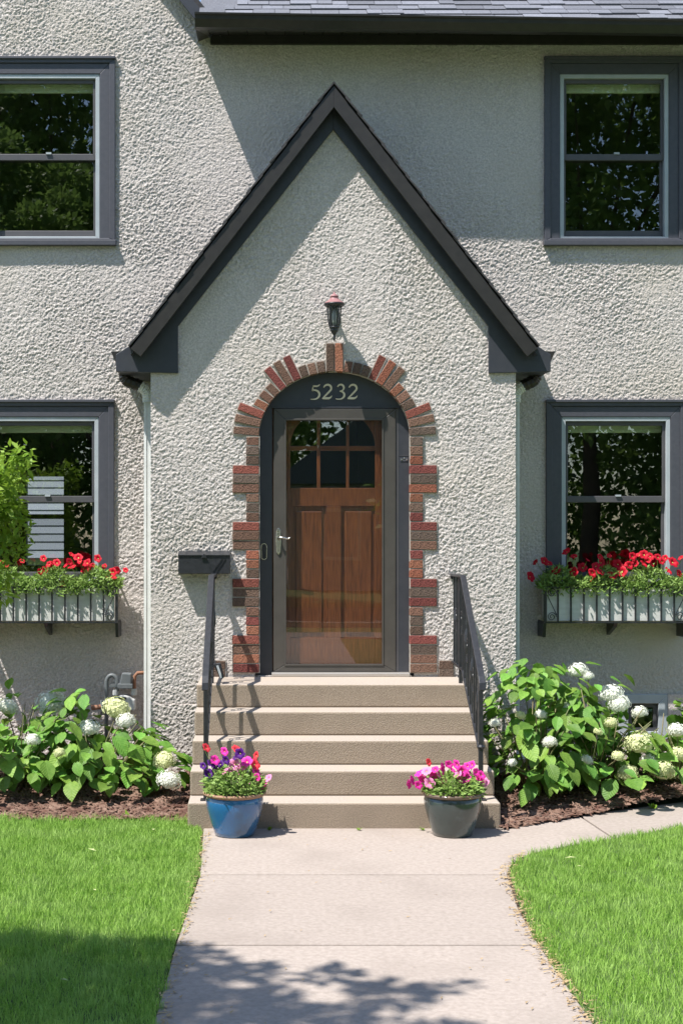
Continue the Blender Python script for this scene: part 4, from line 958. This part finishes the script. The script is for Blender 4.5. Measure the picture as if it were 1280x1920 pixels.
# window boxes
BY = P - .27
def window_box(lab, px0, px1, seen, side):
    a = at(px0, 1101, BY); b = at(px1, 1167, BY); z1, z0 = a.z, b.z
    t = thing('window_box', lab, 'planter', ((a.x + b.x) / 2, P - .02, z0), 'window boxes under the lower windows')
    pan = MB().box(a.x + .02, b.x - .02, BY + .02, BY + .035, z0 + .012, z1 - .012)
    pan.build('front_panel', M_BOXW, t)
    e = MB(); e.box(a.x + .02, a.x + .034, BY + .0355, P - .035, z0 + .012, z1 - .012); e.build('end_panel', M_BOXW, t)
    e = MB(); e.box(b.x - .034, b.x - .02, BY + .0355, P - .035, z0 + .012, z1 - .012); e.build('end_panel', M_BOXW, t)
    MB().box(a.x + .035, b.x - .035, BY + .036, P - .036, z0 + .02, z1 - .035).build('soil', M_SOIL, t)
    for z in (z0, z1):
        MB().box(a.x - .006, b.x + .006, BY - .008, BY + .008, z - .006, z + .006).build('rail', M_IRON, t)
        for xx in (a.x, b.x): MB().box(xx - .007, xx + .007, BY + .009, P - .002, z - .006, z + .006).build('rail', M_IRON, t)
    n = round((px1 - px0) / 23.3); dx = (b.x - a.x) / n
    for k in range(n + 1):
        w = .011 if k in (0, n) else .0065
        MB().box(a.x + k * dx - w, a.x + k * dx + w, BY - .0065, BY + .0065, z0 + .0061, z1 - .0061).build('bar', M_IRON, t)
    for s, xx in ((1, a.x), (-1, b.x)):
        for top in (1, -1):
            zc = (z1 - .045) if top > 0 else (z0 + .045); cx = xx + s * dx * .52
            pts = [(cx + s * .036 * (1 - q / 14) * math.cos(q) * (1 if top > 0 else 1), BY - .002, zc + .036 * (1 - q / 14) * math.sin(q)) for q in np.linspace(0, 11, 40)]
            MB().tube(pts, .0035, 5).build('scroll', M_IRON, t)
        MB().tube([(xx + s * dx * .15, BY - .002, z1 - .06), (xx + s * dx * .9, BY - .002, z0 + .06)], .0035, 5).build('scroll', M_IRON, t)
        MB().add([(xx - .011, BY + .0, z0 - .007), (xx + .011, BY + .0, z0 - .007), (xx + .011, BY + .03, z0 - .12), (xx - .011, BY + .03, z0 - .12), (xx - .011, P, z0 - .007), (xx + .011, P, z0 - .007), (xx + .011, P, z0 - .125), (xx - .011, P, z0 - .125)],
                 [(0, 3, 2, 1), (4, 5, 6, 7), (0, 1, 5, 4), (1, 2, 6, 5), (2, 3, 7, 6), (3, 0, 4, 7)]).build('bracket', M_IRON, t)
    xm = (a.x + b.x) / 2
    MB().add([(xm - .014, BY, z0 - .007), (xm + .014, BY, z0 - .007), (xm + .014, BY + .03, z0 - .035), (xm - .014, BY + .03, z0 - .035), (xm - .014, P, z0 - .007), (xm + .014, P, z0 - .007), (xm + .014, P, z0 - .12), (xm - .014, P, z0 - .12)],
             [(0, 3, 2, 1), (4, 5, 6, 7), (0, 1, 5, 4), (1, 2, 6, 5), (2, 3, 7, 6), (3, 0, 4, 7)]).build('bracket', M_IRON, t)
    return a.x, b.x, z1
def box_plants(ax, bx, z1, labs, spots, seed):
    n = len(labs); w = (bx - ax) / n
    for k in range(n):
        x0 = ax + k * w; rd = random.Random(seed + k)
        def sam(rd2, x0=x0, w=w):
            x = x0 + rd2.uniform(-.03, w + .03); q = rd2.random(); yy = BY + rd2.uniform(-.03, .2); hh = .13 + .05 * math.sin(x * 17)
            z = z1 - .02 + hh * rd2.random() ** 1.2
            if yy < BY + .02: z -= rd2.uniform(0, .07)
            return (x, yy, z), (rd2.uniform(-1, 1), -.5, .5)
        bls = [(at(px, py, BY + random.uniform(-.02, .09)), r / 236, 'r', 0) for (px, py, r) in spots if x0 <= at(px, py, BY).x < x0 + w or (k == 0 and at(px, py, BY).x < x0) or (k == n - 1 and at(px, py, BY).x >= x0 + w)]
        petunia('petunias', labs[k], (x0 + w / 2, BY + .12, z1 - .03), bls, sam, 1500, .04, seed + k, 'red petunias in the window boxes')
R = window_box('black iron window box with white panels under the right lower window', 1021, 1287, None, 1)
L_ = window_box('black iron window box with white panels under the left lower window', -47, 219, None, -1)
rs = [(994, 1081, 14), (1003, 1054, 9), (1020, 1052, 12), (1028, 1056, 10), (1041, 1071, 15), (1061, 1034, 12), (1075, 1043, 10), (1075, 1072, 13), (1091, 1064, 14), (1101, 1050, 7), (1116, 1061, 11), (1124, 1044, 9), (1110, 1074, 13), (1127, 1055, 13), (1108, 1084, 11), (1124, 1072, 12), (1147, 1078, 13), (1157, 1058, 15), (1165, 1072, 15), (1175, 1057, 10), (1180, 1060, 11), (1166, 1079, 10),
      (1185, 1043, 11), (1197, 1040, 10), (1207, 1040, 13), (1218, 1043, 12), (1206, 1057, 12), (1220, 1058, 9), (1233, 1045, 11), (1246, 1046, 9), (1261, 1054, 15), (1252, 1070, 12), (1272, 1075, 11), (1275, 1046, 8), (1214, 1050, 10), (1240, 1053, 8), (1141, 1042, 7), (1190, 1056, 11)]
box_plants(*R, ['red petunias trailing over the shaded left end of the right window box', 'red petunias in the middle of the right window box', 'sunlit red petunias at the right end of the right window box'], rs, 31)
ls = [(42, 1052, 8), (82, 1047, 11), (92, 1058, 10), (85, 1068, 10), (97, 1058, 9), (107, 1055, 12), (118, 1080 + 15, 12), (131, 1054, 11), (136, 1063, 12), (135, 1040, 9), (147, 1045, 15), (150, 1052, 10), (163, 1055, 14), (158, 1070, 9), (167, 1065, 10), (184, 1047, 12), (175, 1060, 8), (196, 1062, 9), (212, 1073, 13), (220, 1069, 11), (236, 1069, 9), (214, 1083, 9), (201, 1084, 8), (76, 1072, 9), (5, 1057, 12), (12, 1062, 9), (-12, 1055, 11), (-30, 1060, 11), (124, 1060, 8)]
box_plants(*L_, ['red petunias at the left end of the left window box, behind the shrub', 'red petunias in the middle of the left window box', 'red petunias spilling over the right end of the left window box'], ls, 41)

# ---- leafy clouds for shrub and trees
def leaf_cloud(clumps, n, L, wr, seed, droop=.2):
    rg = np.random.default_rng(seed); C = np.array([c[:3] for c in clumps]); Rr = np.array([c[3] for c in clumps])
    w_ = Rr ** 2; k = rg.choice(len(clumps), n, p=w_ / w_.sum())
    d = rg.normal(size=(n, 3)); d /= np.linalg.norm(d, axis=1)[:, None]; r = Rr[k] * rg.uniform(.25, 1.05, n) ** .6
    p = C[k] + d * r[:, None] * np.array([1, 1, .8])
    t = d * .7 + rg.normal(size=(n, 3)) * .6; t[:, 2] -= droop; t /= np.linalg.norm(t, axis=1)[:, None]
    q = rg.normal(size=(n, 3)) * .7; q[:, 2] += .9; u = np.cross(t, q); u /= np.linalg.norm(u, axis=1)[:, None]; nn = np.cross(u, t)
    l = L * rg.uniform(.6, 1.3, n)[:, None]; w = l * wr
    V = np.stack([p, p + t * l * .45 + u * w * .5 + nn * l * .05, p + t * l, p + t * l * .45 - u * w * .5 + nn * l * .05], 1).reshape(-1, 3)
    return V, (np.arange(n) * 4)[:, None] + np.arange(4)
def tree(name, lab, cat, base, trunk_h, tr, clumps, n, L, m, seed, wr=.5, group=None, droop=.2):
    t = thing(name, lab, cat, base, group); b = Vector(base); rd = random.Random(seed); mb = MB()
    top = b + Vector((rd.uniform(-.1, .1) * trunk_h * .3, 0, trunk_h)); mb.tube([b - Vector((0, 0, .1)), b.lerp(top, .4) + Vector((.03 * trunk_h, 0, 0)), top], [tr * 1.3, tr, tr * .75], 10)
    for c in clumps[:9]:
        c3 = Vector(c[:3]); mid = top.lerp(c3, .5) + Vector((0, 0, .08 * trunk_h)); mb.tube([top - Vector((0, 0, .1 * trunk_h)), mid, c3], [tr * .4, tr * .2, tr * .06], 6)
    mb.build('trunk', M_BARK, t, smooth=True)
    V, Fc = leaf_cloud(clumps, n, L, wr, seed, droop); np_obj('crown', V, Fc, m, t); return t
rd = random.Random(3)
sc = [(-2.28 + rd.uniform(-.3, .22), -.5 + rd.uniform(-.3, .3), 2.0 + rd.uniform(-.45, .42), rd.uniform(.16, .26)) for k in range(20)]
sc = [(c[0] + .1, c[1], c[2], c[3]) for c in sc]
sc += [(-1.78, -.6, 2.52, .09), (-1.86, -.55, 2.3, .13), (-1.80, -.55, 2.4, .08), (-1.84, -.5, 1.95, .12), (-1.86, -.5, 1.8, .11), (-1.93, -.55, 2.42, .16), (-1.86, -.6, 2.50, .10), (-1.98, -.55, 2.2, .18), (-1.92, -.5, 2.0, .17), (-1.96, -.5, 1.82, .16), (-1.93, -.55, 1.62, .09), (-1.98, -.5, 1.48, .10), (-1.90, -.5, 2.12, .12)]
tree('leafy_shrub', 'light green leafy shrub reaching in from the left edge over the window box', 'shrub', (-2.35, -.5, .05), 1.3, .03, [(c[0], c[1], c[2], c[3] * .85) for c in sc], 3700, .078, M_SLEAF, 5, .42)

# the tree whose shade falls on the near lawn and walkway stands behind and left of the viewer
rd = random.Random(8); tc_ = []
def shade_at(x, yy, hgt): return (x - SA * hgt, yy - SB * hgt, hgt)
for (x, yy, r) in ((-.62, -4.6, .4), (-1.3, -4.55, .5), (-2.0, -4.5, .5), (-2.8, -4.6, .55), (-.7, -5.0, .4), (-3.6, -5.0, .7), (-1.0, -5.5, .6), (-1.9, -5.5, .7), (-3.0, -5.7, .8), (-.25, -5.15, .36), (.18, -5.32, .22), (.5, -5.0, .16), (.62, -5.45, .16), (-.1, -5.9, .5), (-.8, -6.3, .7), (-1.9, -6.6, .9), (.25, -4.72, .11), (-.1, -4.66, .13), (.75, -4.9, .08), (-3.2, -6.8, 1.0), (.3, -6.3, .4), (-4.6, -5.6, .9)):
    h_ = rd.uniform(5.6, 7.2); c = shade_at(x, yy, h_); tc_.append((c[0], c[1], c[2], r))
tree('street_tree', 'tree standing left of the walkway, its shade falling on the near lawn', 'tree', (-5.4, -8.6, gz), 4.2, .17, tc_, 34000, .11, M_TLEAF, 9, .55)

# across the street: trees and a house, seen in the window glass
rd = random.Random(12)
for i, (x, yy, h_, r) in enumerate(((-14, -33, 17, 4.6), (-6.5, -31, 19, 4.8), (-1.0, -46, 19, 5.0), (9.5, -31, 20, 5.2), (17, -33, 18, 4.8), (24, -30, 17, 4.4), (-22, -31, 16, 4.4))):
    cl = []
    for k in range(95 if i in (1, 3) else 40):
        a = rd.uniform(0, 6.283); q = r * math.sqrt(rd.random()); z = rd.uniform(.02, 1) * h_; cl.append((x + q * math.cos(a) * (1.1 - .4 * z / h_), yy + q * math.sin(a), z, rd.uniform(1.2, 2.1)))
    pos = ('second from left', 'third from left', 'middle one', 'third from right', 'second from right', 'rightmost', 'leftmost')[i]
    tree('street_tree', 'tall leafy tree across the street, %s of the row reflected in the windows' % pos, 'tree', (x, yy, gz), h_ * .35, .25, cl, 46000 if i in (1, 3) else 8000, .30 if i in (1, 3) else .45, M_TLEAF, 60 + i, .6, 'trees across the street')
nh = thing('neighbour_house', 'pale lavender house with a grey roof across the street, mirrored in the door glass', 'house', (4.6, -40, gz))
M_SID = mat('pale_siding', (.42, .40, .44, 1), (.46, .44, .48, 1), .8)
MB().box(.6, 8.6, -45, -38, gz, 3.6).build('wall', M_SID, nh); MB().prism([(.0, 3.61), (9.2, 3.61), (4.6, 7.2)], -45.4, -37.5).build('roof', M_SHIN, nh)
for x in (2.4, 7.0): MB().ring((x - .7, x + .7, 1.0, 2.8), (x - .58, x + .58, 1.12, 2.68), -38.0, -37.93).build('window', M_WHITE, nh)
MB().box(4.2, 5.2, -38.0, -37.94, gz, 2.3).build('door', M_WOOD, nh)
ga = thing('garage', 'garage with pale grey shingled roof seen through the left lower window', 'garage', (-4.0, 13, gz))
MB().box(-8, 0, 10.5, 16, gz, 1.75).build('wall', M_SID, ga)
grf = MB().add([(-8.4, 9.9, 1.55), (.4, 9.9, 1.55), (.4, 13.2, 4.0), (-8.4, 13.2, 4.0), (.4, 16.5, 1.55), (-8.4, 16.5, 1.55)], [(0, 1, 2, 3), (3, 2, 4, 5), (0, 3, 5), (1, 4, 2)]).build('roof', M_SHIN, ga)
for k in range(14):
    t0 = k * .2; c_, s2 = .803, .596
    y0, z0 = 9.9 + c_ * t0, 1.55 + s2 * t0
    MB().add([(-8.4, y0 - s2 * .03, z0 + c_ * .03), (.4, y0 - s2 * .03, z0 + c_ * .03), (.4, y0 + c_ * .21, z0 + s2 * .21 + .004), (-8.4, y0 + c_ * .21, z0 + s2 * .21 + .004), (-8.4, y0, z0), (.4, y0, z0)], [(0, 1, 2, 3), (4, 5, 1, 0)]).build('shingle', M_SHIN, grf)

# small weeds and fallen leaves
def weed(px, py, lab, sz=.05):
    g_ = ZC * F / (py - PY) - D; c = at(px, py, g_); t = MB(); rd = random.Random(px)
    for k in range(9):
        a = rd.uniform(0, 6.283); tip = Vector((math.cos(a), math.sin(a), rd.uniform(.4, 1.6))).normalized() * sz * rd.uniform(.6, 1.2); u = Vector((-math.sin(a), math.cos(a), 0)) * sz * .22; b = Vector((c.x, c.y, 0))
        t.add([b, b + tip * .5 + u, b + tip, b + tip * .5 - u], [(0, 1, 2, 3)])
    tag(t.build('weed', M_SLEAF, loc=(c.x, c.y, 0)), lab, 'weed')
weed(505, 1557, 'small green weed in the joint below the lowest step, by the blue pot', .035)
weed(672, 1557, 'small green weed in the joint below the lowest step, near its middle', .03)
weed(792, 1557, 'small green weed in the joint left of the dark green pot', .03)
weed(242, 1536, 'yellow green weed sprouting between the mulch and the left lawn', .07)
weed(1225, 1517, 'thin green weed growing along the mulch edge at the far right', .06)
mb = MB(); rd = random.Random(77)
for k in range(16):
    if k % 2: x, yy = rd.uniform(-2.4, -.6), rd.uniform(-5.3, -1.5)
    else: x, yy = rd.uniform(1.6, 3.4), rd.uniform(-5.0, -2.2)
    a = rd.uniform(0, 6.283); L0 = rd.uniform(.018, .04); c, s2 = math.cos(a) * L0, math.sin(a) * L0; z = rd.uniform(.03, .05)
    mb.add([(x - c, yy - s2, z), (x + s2 * .35, yy - c * .35, z + .006), (x + c, yy + s2, z + .004), (x - s2 * .35, yy + c * .35, z + .006)], [(0, 1, 2, 3)])
tag(kind(mb.build('fallen_leaves', mat('pale_fallen_leaf', (.36, .44, .17, 1), (.45, .44, .22, 1), .8, scale=4)), 'stuff'), 'pale fallen leaves scattered over both lawns', 'leaves')
